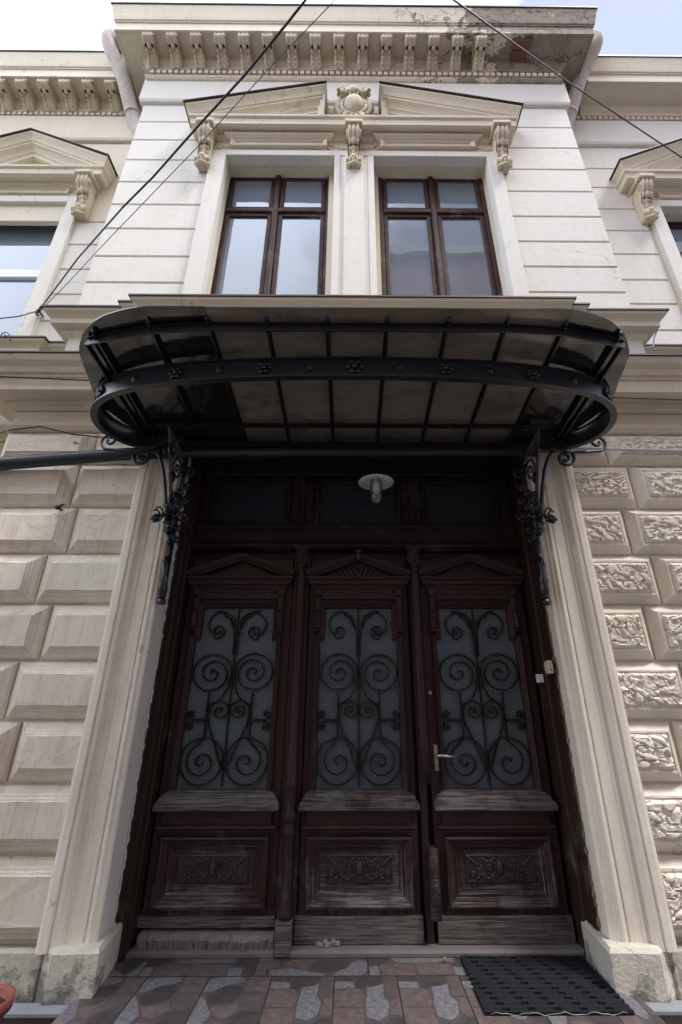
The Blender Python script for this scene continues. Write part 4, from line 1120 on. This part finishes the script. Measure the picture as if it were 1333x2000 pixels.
# ================================================================ CANOPY
def gz(Y): return 3.462 + .10*(-Y)        # underside of the sheet
canopy = thing('entrance_canopy', 'black wrought iron canopy with rounded ends and dark bronze roof sheets over the door', 'canopy', (0, 0, 3.33))
def outline(Xs):
    """front edge Y of the sheet as a function of X"""
    ax = abs(Xs)
    if ax < 1.25: return -1.31
    if ax < 1.52: return -1.31 + .06*((ax-1.25)/.27)**1.6
    if ax < 1.70: return -1.25 + .11*((ax-1.52)/.18)**1.3
    if ax < 1.82: return -1.14 + .15*((ax-1.70)/.12)**1.2
    if ax < 1.90: return -.99 + .34*((ax-1.82)/.08)**1.3
    return -.62
RX = [-1.64, -1.27, -.905, -.545, -.175, .195, .57, .935, 1.30, 1.67]
edges = [-1.915] + RX + [1.915]
for i in range(len(edges)-1):
    xa, xb = edges[i]+.0004, edges[i+1]-.0004
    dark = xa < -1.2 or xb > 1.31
    n = 10; m = MB(); top = []; bot = []
    for k in range(n+1):
        X = xa+(xb-xa)*k/n; yf = outline(X)
        yb_ = -.03 if abs(X) < 1.6 else -.03 - .40*min(1, max(0, (abs(X)-1.6)/.315))**2
        top.append((X, yf, gz(yf))); bot.append((X, yb_, gz(yb_)))
    vs = top + bot + [(x_, y_, z_+.008) for x_, y_, z_ in top+bot]; fs = []; q = n+1
    for k in range(n):
        fs += [(k, k+1, q+k+1, q+k), (2*q+k, 3*q+k, 3*q+k+1, 2*q+k+1), (k, 2*q+k, 2*q+k+1, k+1), (q+k, q+k+1, 3*q+k+1, 3*q+k)]
    fs += [(0, q, 3*q, 2*q), (n, 2*q+n, 3*q+n, q+n)]
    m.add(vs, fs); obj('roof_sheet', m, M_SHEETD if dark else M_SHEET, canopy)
for X in RX:
    yf = -1.215 if abs(X) < 1.0 else (-1.19 if abs(X) < 1.4 else -1.12)
    m = MB(); m.bar([(X, -.02, gz(0)-.022), (X, yf-.02, gz(yf-.02)-.022)], .036, .012, (0, 0, 1)); m.bar([(X, -.02, gz(0)-.004), (X, yf-.02, gz(yf-.02)-.004)], .005, .03, (0, 0, 1))
    m.ell((X, yf-.028, gz(yf)-.012), (.014, .014, .016), 8, 6); m.ell((X, yf-.028, gz(yf)+.012), (.009, .009, .01), 8, 6)
    obj('rib', m, M_IRON, canopy)
m = MB(); fb = [(-1.70, -1.09, gz(-1.09)-.045), (-1.27, -1.18, gz(-1.18)-.045), (-.93, -1.205, gz(-1.205)-.045), (.95, -1.205, gz(-1.205)-.045), (1.29, -1.18, gz(-1.18)-.045), (1.72, -1.09, gz(-1.09)-.045)]
m.bar(fb, .052, .010, (0, 0, 1)); m.bar([(a, b_, c+.024) for a, b_, c in fb], .006, .04, (0, 0, 1))
obj('front_purlin', m, M_IRON, canopy)
for s in (-1, 1):
    m = MB(); m.bar([(s*1.70, -.1, gz(-.1)-.045), (s*1.71, -1.09, gz(-1.09)-.045)], .045, .01, (0, 0, 1)); obj('side_purlin', m, M_IRON, canopy)
# deep fascia band bent round both ends
def bandplan():
    P = [(-1.55, -.09), (-1.72, -.115), (-1.84, -.19), (-1.915, -.31), (-1.93, -.43), (-1.895, -.56), (-1.81, -.68), (-1.68, -.775), (-1.50, -.845), (-1.25, -.90), (-.9, -.945), (-.45, -.97), (0, -.98)]
    Q = [(-a, b_) for a, b_ in P[:-1]][::-1]
    return bump_curve(P + Q, 5)
BPn = bandplan()
def bandz(Y): return 3.352
m = MB(); loops = []
m.bar([(a, b_, bandz(b_)+.074) for a, b_ in BPn], .148, .010, (0, 0, 1))
m.bar([(a, b_, bandz(b_)) for a, b_ in BPn], .012, .045, (0, 0, 1)); m.bar([(a, b_, bandz(b_)+.146) for a, b_ in BPn], .012, .045, (0, 0, 1))
band = obj('fascia_band', m, M_IRONB, canopy)
# rosettes and studs along the band
for k in range(-6, 7):
    X = k*.295; 
    p = min(BPn, key=lambda q: abs(q[0]-X) if q[1] < -.55 else 9)
    i = BPn.index(p); a, b_ = BPn[max(0, i-1)], BPn[min(len(BPn)-1, i+1)]
    t = Vector((b_[0]-a[0], b_[1]-a[1])).normalized(); n = Vector((t.y, -t.x))
    if n.y > 0: n = -n
    # interpolate along x
    c = Vector((X, p[1] + (X-p[0])*(t.y/t.x if abs(t.x) > .2 else 0), bandz(p[1])+.074)) + Vector((n.x, n.y, 0))*.014
    m = MB()
    if k % 2 == 0:
        s = 1.8 if k == 0 else 1.4
        m.ell(c + Vector((n.x, n.y, 0))*.006, (.013*s, .013*s, .013*s), 8, 6)
        for q in range(6):
            an = 2*PI*q/6; d = Vector((t.x*math.cos(an), t.y*math.cos(an), math.sin(an)))*.024*s
            m.ell(c+d, (.012*s, .010*s, .012*s), 8, 5)
    else: m.ell(c, (.017, .017, .017), 8, 6); m.ell(c-Vector((n.x, n.y, 0))*.006, (.028, .012, .028), 10, 5)
    obj('rosette' if k % 2 == 0 else 'stud', m, M_IRON, band)
m = MB(); m.box(-1.62, 1.62, -.022, -.002, 3.37, 3.60, bev=.004); obj('light_stop_board', m, M_DARKW, canopy)  # added dark board, covers the line of light between roof sheets and wall
# wall beam, gutter and its drain pipe
m = MB(); m.bar([(-1.56, -.07, gz(0)-.055), (1.56, -.07, gz(0)-.055)], .05, .03, (0, 0, 1)); m.bar([(-1.56, -.30, gz(-.3)-.05), (1.56, -.30, gz(-.3)-.05)], .012, .05, (0, 0, 1)); obj('wall_beam', m, M_IRON, canopy)
m = MB(); m.tube([(-1.52, -.115, 3.30), (1.48, -.115, 3.32)], .040, 12); obj('gutter', m, M_ZINC, canopy)
dp = [at(318, 884, -.13), at(230, 888, -.13), at(0, 906, -.13), at(-120, 915, -.13)]
m = MB(); m.tube(dp, [.048, .052, .054, .054], 16); m.tube([(-1.50, -.115, 3.30), dp[0]], .05, 14)
obj('drain_pipe', m, M_ZINC, canopy)
# wrought brackets
def bracket(sx):
    br = MB(); X = sx*1.395
    def Bf(pts, t=.012, d=.018): br.bar([(X, y, z) for y, z in pts], d, t, (1, 0, 0))
    Bf([(-.02, 2.10), (-.02, 3.30)], .016, .03)                       # wall bar
    Bf([(-.02, 3.27), (-.40, 3.33)], .016, .03)                       # top arm
    Bf(bump_curve([(-.03, 2.25), (-.06, 2.5), (-.14, 2.75), (-.24, 3.0), (-.34, 3.2), (-.42, 3.34)], 5), .013, .022)
    root = obj('bracket', br, M_IRON, canopy)
    def scr(nm, pts, r=.009, taper=False):
        m = MB(); m.tube([(X + (q[2] if len(q) > 2 else 0), q[0], q[1]) for q in pts], r, 6); return obj(nm, m, M_IRON, root)
    scr('scroll', spiral(-.16, 3.12, .11, .015, PI*.1, 1.7, 34)); scr('scroll', spiral(-.30, 3.22, .075, .012, -PI*.5, -1.6, 28))
    scr('scroll', spiral(-.09, 2.90, .055, .01, 0, 1.6, 26)); scr('scroll', spiral(-.075, 2.40, .05, .01, PI*.5, -1.5, 26)); scr('scroll', spiral(-.07, 2.55, .045, .01, -PI*.5, 1.5, 26))
    for (yy, zz, r0, a0, tn) in ((-.05, 2.98, .04, PI, 1.4), (-.13, 2.62, .035, 0, -1.5), (-.17, 2.86, .04, PI*.5, 1.5), (-.22, 3.02, .05, PI, -1.5), (-.06, 3.18, .045, PI*.5, 1.5), (-.055, 2.68, .035, PI, -1.4)):
        scr('scroll', spiral(yy, zz, r0, .008, a0, tn, 22), .011)
    for s2 in (-1, 1):
        for (zz, dx) in ((2.84, .035), (2.66, .04), (2.95, .03)):
            m = MB(); m.tube([(X + s2*a, -.05 - .1*(zz-2.6), zz + b_) for a, b_ in spiral(dx, 0, dx*.8, .006, PI, -1.2*s2, 16)], .010, 6); obj('scroll', m, M_IRON, root)
    # crown of leaves where the bars cross
    m = MB(); c = Vector((X, -.12, 2.74))
    for k in range(8):
        a = 2*PI*k/8 + .2; d = Vector((0, math.cos(a), math.sin(a)))
        m.ellrot(c+d*.06, (.028, .016, .055), Matrix.Rotation(a-PI/2, 3, 'X'), 8, 6)
        m.tube([c+d*.06+Vector((sx*.0, 0, 0)), c+d*.085+Vector((sx*.02, 0, .01)), c+d*.095+Vector((sx*.03, 0, 0))], .007, 5)
    m.ell(c, (.04, .03, .03)); obj('leaf_crown', m, M_IRON, root)
    # spear-shaped fleuron pointing outwards
    m = MB(); a = Vector((X+sx*.01, -.14, 2.76)); b_ = Vector((X+sx*.075, -.27, 2.655)); d = (b_-a)
    m.tube([a, a+d*.6], .012, 6); m.tube([a+d*.55, a+d*.72, a+d*.86, a+d*1.08], [.010, .028, .022, .002], 6)
    for s2 in (-1, 1):
        o = a+d*.35; m.tube([o, o+Vector((sx*.01, 0, s2*.035)), o+Vector((sx*.03, -.01, s2*.06)), o+Vector((sx*.055, -.01, s2*.05)), o+Vector((sx*.05, -.01, s2*.032))], .008, 6)
        o = a+d*.6; m.tube([o, o+Vector((sx*.0, 0, s2*.03)), o+Vector((sx*.02, -.01, s2*.05)), o+Vector((sx*.04, -.01, s2*.04))], .008, 6)
    obj('fleuron', m, M_IRON, root)
    # leaf-cast foot against the jamb
    m = MB()
    m.tube([(X, -.03, 2.46), (X+sx*.008, -.05, 2.38), (X, -.055, 2.30), (X, -.045, 2.20), (X, -.03, 2.12)], [.012, .034, .02, .036, .022], 8)
    m.tube([(X, -.03, 2.12), (X, -.03, 2.085)], [.03, .03], 8); m.ell((X, -.04, 2.14), (.035, .02, .012), 8, 5)
    for s2 in (-1, 1): m.ellrot((X+s2*.018, -.06, 2.24), (.012, .012, .05), Matrix.Rotation(s2*R(10), 3, 'Y'))
    obj('bracket_foot', m, M_IRON, root)
    # side scrolls under the end of the band
    m = MB(); Yb = -.16
    P1 = bump_curve([(1.41, 2.70), (1.46, 2.95), (1.515, 3.15), (1.585, 3.28), (1.68, 3.322)], 4) + spiral(1.69, 3.235, .085, .016, PI*.42, -1.6, 30)
    m.tube([(sx*a, Yb, b_) for a, b_ in P1], .014, 6); obj('scroll', m, M_IRON, root)
    m = MB(); P2 = bump_curve([(1.58, 3.32), (1.70, 3.285), (1.84, 3.28), (1.93, 3.29)], 4) + spiral(1.965, 3.37, .08, .012, -PI*.45, 1.35, 28)
    m.tube([(sx*a, Yb-.02, b_) for a, b_ in P2], .011, 6); obj('scroll', m, M_IRON, root)
    for (ix, iz, rr_, a0, tn) in ((1.345, 3.16, .055, 0, 1.5), (1.355, 3.03, .035, PI, -1.5), (1.35, 2.92, .045, 0, -1.4), (1.345, 2.78, .055, PI, 1.5), (1.365, 2.58, .03, 0, 1.3)):
        m = MB(); m.tube([(sx*a, -.03, b_) for a, b_ in spiral(ix, iz, rr_, .008, a0, tn, 22)], .011, 6); obj('scroll', m, M_IRON, root)
    m = MB(); m.bar([(sx*1.40, -.03, 2.25), (sx*1.385, -.03, 2.7), (sx*1.38, -.03, 3.3)], .012, .02, (0, 1, 0)); obj('brace', m, M_IRON, root)
    return root
bracket(-1); bracket(1)

# ================================================================ LAMP
lc = at(735, 942, .12)
lamp = thing('wall_lamp', 'bulkhead lamp with round white enamel shade and clear glass jar under the canopy', 'lamp', tuple(lc))
m = MB(); n = 28
m.lathe([(.03, .045), (.05, .04), (.06, .022), (.145, .002), (.150, -.002), (.148, -.006), (.058, .014), (.045, .02)], lc, n); obj('lamp_shade', m, M_ENAMEL, lamp)
m = MB(); m.lathe([(.048, .018), (.052, .0), (.052, -.075), (.046, -.10), (.047, -.12), (.045, -.16), (.028, -.185), (.008, -.19)], lc, 20); obj('glass_jar', m, M_BULB, lamp)
m = MB(); m.lathe([(.012, .03), (.014, -.01), (.028, -.05), (.032, -.075), (.022, -.10), (.006, -.11)], lc, 16); obj('bulb', m, M_ENAMEL, lamp)
m = MB(); m.tube([lc + Vector((0, 0, .04)), lc + Vector((0, .0, .11)), lc + Vector((0, .06, .16)), lc + Vector((0, .27, .17))], .014, 8); m.lathe([(.035, .03), (.035, .075), (.02, .08)], lc, 14); obj('lamp_arm', m, M_IRON, lamp)

# ================================================================ DOORMAT of rubber links
mat_root = thing('doormat', 'black rubber link doormat bound with wire in front of the right door leaf', 'doormat', (1.01, .0, 0))
X0, X1, Y0, Y1 = .645, 1.385, -.275, .285
nr, ncl = 12, 6
for r in range(nr):
    m = MB(); ya = Y0 + (Y1-Y0)*r/nr; yb_ = Y0 + (Y1-Y0)*(r+1)/nr - .0006; sh = (r*.37 + .5*(r % 2)) % 1.0
    wv = lambda X, Yq: .003*noise.noise(Vector((X*4, Yq*5, 2)))
    # continuous front/back skins of the strip
    K = 26
    for (yy0, yy1, hh) in ((ya, ya+.009, .019), (yb_-.009, yb_, .019)):
        lo = []
        for k in range(K+1):
            X = X0+(X1-X0)*k/K; z = hh + wv(X, ya) + .0015*math.sin(k*2.4+r); e_ = .003*noise.noise(Vector((X*5, r*3.3, 0)))
            lo.append([(X, yy0+e_, .001), (X, yy0+e_, z-.003), (X, yy0+e_+.003, z), (X, yy1+e_-.003, z), (X, yy1+e_, z-.003), (X, yy1+e_, .001)])
        m.loft(lo)
    for k in range(-1, ncl):
        xa = X0 + (k+sh)*(X1-X0)/(ncl-.3); xb = xa + (X1-X0)/(ncl-.3)*.70
        xa, xb = max(xa, X0), min(xb, X1)
        if xb - xa > .01: 
            z = .0175 + wv(xa, ya) + rnd.uniform(-.001, .001)
            lo = [[(xa, ya+.006, .001), (xb, ya+.006, .001), (xb, yb_-.006, .001), (xa, yb_-.006, .001)], [(xa, ya+.006, z-.002), (xb, ya+.006, z-.002), (xb, yb_-.006, z-.002), (xa, yb_-.006, z-.002)], [(xa+.003, ya+.008, z), (xb-.003, ya+.008, z), (xb-.003, yb_-.008, z), (xa+.003, yb_-.008, z)]]
            m.loft(lo)
    obj('rubber_strip', m, M_RUBBER, mat_root)
m = MB(); P = []
for k in range(27):
    u = k/26; P.append((X0+.03+(X1-X0-.06)*u, Y0-.004, .010 + .005*math.sin(u*27)+.003*math.sin(u*61)))
m.tube(P, .0012, 5); obj('binding_wire', m, M_WIRE, mat_root)

# ================================================================ SMALL FIXTURES
p = at(1073, 1303, .075)
db = thing('doorbell', 'yellowed plastic bell push on the right jamb edge', 'doorbell', tuple(p))
m = MB(); m.loft([[(p.x+a*r1, p.y-y, p.z+b_*r2) for a, b_ in [(math.copysign(abs(math.cos(t))**.5, math.cos(t)), math.copysign(abs(math.sin(t))**.5, math.sin(t))) for t in [2*PI*k/20 for k in range(20)]]] for y, r1, r2 in ((-.03, .022, .045), (.018, .022, .045), (.024, .018, .041))])
obj('bell_housing', m, simple('aged_ivory_plastic', (.55, .48, .33), .4, var=.1), db)
m = MB(); m.ellrot((p.x, p.y-.024, p.z-.018), (.006, .005, .006), Matrix(), 8, 6); obj('bell_button', m, M_DARKW, db)
m = MB()
for z in (.022, .012, .002): m.box(p.x-.010, p.x+.010, p.y-.0255, p.y-.0235, p.z+z-.001, p.z+z+.001)
obj('bell_print', m, M_GREYP, db)
p = at(1055, 1325, .135)
m = MB(); m.box(p.x-.02, p.x+.02, p.y-.02, p.y+.025, p.z-.028, p.z+.028, bev=.004); o = obj('sensor_box', m, M_GREYP); tag(o, 'small grey plastic box on the door frame left of the bell push', 'sensor box')

def spl3(pts, n=4):
    P = [Vector(p) for p in pts]; P = [P[0]] + P + [P[-1]]; out = []
    for i in range(1, len(P)-2):
        for k in range(n):
            t = k/n; p0, p1, p2, p3 = P[i-1], P[i], P[i+1], P[i+2]
            out.append(.5*((2*p1)+(p2-p0)*t+(2*p0-5*p1+4*p2-p3)*t*t+(3*p1-3*p2+p3-p0)*t*t*t))
    out.append(P[-2]); return out
# ---- downpipes under the roof corners
def downpipe(pts, lab, rr=.095):
    m = MB(); m.tube([Vector((a, b_, c)) for a, b_, c in spl3(pts, 4)], rr, 16); o = obj('downpipe', m, M_PIPE); tag(o, lab, 'downpipe', 'downpipes at the bay corners')
    p = Vector(pts[3]).lerp(Vector(pts[4]), .8); q = (Vector(pts[4])-Vector(pts[3])).normalized()
    m = MB(); m.tube([p-q*.015, p+q*.015], rr+.008, 16); c = obj('collar', m, M_PIPE, None); c.parent = o
    return o
downpipe([at(236, 84, -.06), at(224, 72, -.09), at(212, 84, -.09), at(240, 150, .10), at(264, 240, .34), at(290, 310, .42), (-2.93, .46, 6.5)], 'streaked pale downpipe slanting from the left roof corner of the bay')
downpipe([at(1138, 86, -.06), at(1152, 74, -.09), at(1164, 86, -.09), at(1135, 150, .10), at(1108, 240, .34), at(1080, 310, .42), (2.95, .46, 6.5)], 'pale downpipe slanting from the crumbling right roof corner of the bay')

# ---- overhead cables
def cable(nm, pts, r, lab, cat='cable', mat=M_CABLE, grp=None, sag=0.0):
    P = []
    for i in range(len(pts)-1):
        a, b_ = Vector(pts[i]), Vector(pts[i+1]); n = 14
        for k in range(n):
            t = k/n; P.append(a.lerp(b_, t) - Vector((0, 0, sag*4*t*(1-t))))
    P.append(Vector(pts[-1])); m = MB(); m.tube(P, r, 6); o = obj(nm, m, mat); tag(o, lab, cat, grp); return o
hook = at(76, 607, .42)
cable('overhead_cable', [hook, at(152, 505, -.3), at(240, 405, -1.1), at(300, 345, -1.3), at(390, 243, -1.6), at(480, 145, -1.85), at(560, 47, -2.05), at(660, -80, -2.3)], .0068, 'thick black cable sagging from the left wall hook up past the pediment')
cable('overhead_cable', [hook+Vector((.02,0,.01)), at(128, 558, .25), at(200, 480, -.3), at(385, 288, -1.0), at(520, 140, -1.4), at(650, 5, -1.7), at(720, -70, -1.9)], .0035, 'thin grey wire running beside the thick black cable', mat=simple('thin_wire_grey', (.08, .07, .07), .5), sag=0.0)
cable('overhead_cable', [at(800, -60, -2.0), at(887, 0, -1.8), at(1110, 160, -1.0), at(1333, 308, -.4), at(1480, 402, -.0)], .0062, 'taut black cable crossing the right end of the cornice')
m = MB()
m.tube([hook+Vector((0, .10, 0)), hook, hook+Vector((.03, -.03, .03)), hook+Vector((.06, -.03, .02)), hook+Vector((.07, -.02, -.01))], .010, 6)
m.tube([hook, hook+Vector((-.01, -.01, -.05)), hook+Vector((.02, -.01, -.08))], .012, 6); m.ell(hook, (.025, .02, .03), 8, 6); m.ell(hook+Vector((.035, 0, .035)), (.014, .014, .014), 8, 6)
tag(obj('wall_hook', m, M_CABLE), 'black iron cable hook knotted with wire on the left wing', 'hook')
cable('wall_cable', [hook, at(36, 618, .30), at(0, 622, .30), at(-80, 632, .3)], .006, 'black lead crossing the white framed window left of the hook')
cable('wall_cable', [at(-60, 733, -.27), at(60, 738, -.265), at(150, 742, -.262), at(230, 745, -.25)], .006, 'black wire lying along the belt course left of the canopy')
cable('wall_cable', [at(-40, 858, .3), at(18, 840, -.02), at(80, 833, -.065), at(100, 838, -.065), at(140, 848, -.06), at(216, 856, -.09), at(300, 862, -.06)], .006, 'black wire drooping under the belt course to the canopy scroll')
cable('wall_cable', [at(1195, 776, -.26), at(1333, 781, -.25), at(1420, 784, -.25)], .006, 'black wire along the belt course right of the canopy')
cable('wall_cable', [at(1090, 874, -.10), at(1200, 877, -.10), at(1333, 880, -.10), at(1450, 884, -.10)], .011, 'pale grey conduit across the vermiculated blocks', 'conduit', M_GREYP)
cable('wall_cable', [at(1180, 866, -.09), at(1262, 852, -.09), at(1333, 840, -.09), at(1400, 830, -.09)], .003, 'hair thin grey wire above the pale conduit', mat=M_GREYP)
m = MB(); p = at(113, 991, -.07); m.tube([p+Vector((0, .08, 0)), p, p+Vector((.02, -.01, .01)), p+Vector((.05, -.01, .02))], .009, 6); m.ell(p, (.022, .02, .018), 8, 6)
tag(obj('wall_hook', m, M_CABLE), 'black stub of iron hook in the left block joints below the drain pipe', 'hook')
m = MB(); p = at(146, 863, -.07); m.ell(p, (.014, .012, .014), 8, 6); m.tube([p, p+Vector((.03, .0, -.01))], .006, 6); m.tube([p+Vector((0, .06, 0)), p], .006, 6)
tag(obj('wall_hook', m, M_GREYP), 'small pale iron hook in the plaster above the drain pipe', 'hook')
m = MB(); p = at(8, 655, .22); m.tube([p+Vector((a, 0, b_)) for a, b_ in spiral(0, 0, .05, .012, 0, 1.2, 18)], .005, 5); m.tube([p+Vector((.05, 0, 0)), p+Vector((.07, .02, -.06))], .005, 5)
tag(obj('wire_loop', m, M_CABLE), 'loose loop of black wire on the left wing sill', 'wire')
p = at(1283, 612, -.0)
cable('wall_cable', [p, at(1286, 640, -.02), at(1278, 660, -.02), at(1277, 676, -.05), at(1262, 680, -.08)], .006, 'short blue lead hanging off the right end of the sill cornice', mat=simple('blue_lead', (.18, .22, .35), .5))

# ---- flower pot in the corner
p = Vector((-1.755, -.45, -.16))
pot = thing('flower_pot', 'red terracotta flower pot cut off at the lower left by the plinth', 'flower pot', tuple(p))
m = MB(); m.lathe([(.085, 0), (.12, .25), (.125, .255), (.142, .255), (.146, .30), (.134, .305), (.124, .29), (.115, .25)], p, 28); obj('pot_body', m, M_POT, pot)
m = MB(); m.lathe([(.115, .25), (.118, .265), (.05, .275), (.01, .275)], p, 20); obj('soil', m, M_SOIL, pot)
# tiny leftovers on the threshold
m = MB(); q = at(867, 1868, .25); q.z = .012; m.ellrot(q, (.010, .008, .018), Matrix.Rotation(R(50), 3, 'Y'), 8, 6); tag(obj('dry_leaf', m, simple('yellow_dry_leaf', (.25, .18, .05), .8)), 'curled yellow brown leaf on the tiles left of the doormat', 'leaf')

# ================================================================ house across the street (seen mirrored in the panes)
opp = thing('opposite_house', 'tall brick house on the far side of the narrow street, mirrored in the upper windows', 'building', (0, -7.0, -.4))
m = MB(); m.box(-22, -.8, -12, -7.0, -.4, 10.5); obj('plaster_wall', m, M_BELT, opp)
m = MB(); m.box(-.8, 6.5, -12, -7.0, -.4, 15.6); obj('brick_wall', m, M_OPP, opp)
m = MB(); m.box(-22, -.85, -12, -6.7, 10.5, 10.9); m.box(-.84, 6.7, -12, -6.7, 15.6, 16.0); obj('cornice', m, M_TRIM, opp)
for x, z in [(x, z) for x in range(-19, 6, 3) for z in (.8, 4.4, 8.0)]:
    m = MB(); m.box(x-.62, x+.62, -7.02, -6.96, z, z+2.0); w_ = obj('window', m, M_GLASSO, opp)
    m = MB(); m.box(x-.78, x+.78, -7.0, -6.9, z+2.0, z+2.2); m.box(x-.78, x-.62, -7.0, -6.94, z, z+2); m.box(x+.62, x+.78, -7.0, -6.94, z, z+2); m.box(x-.8, x+.8, -7.0, -6.88, z-.1, z); obj('window_trim', m, M_TRIM, w_)
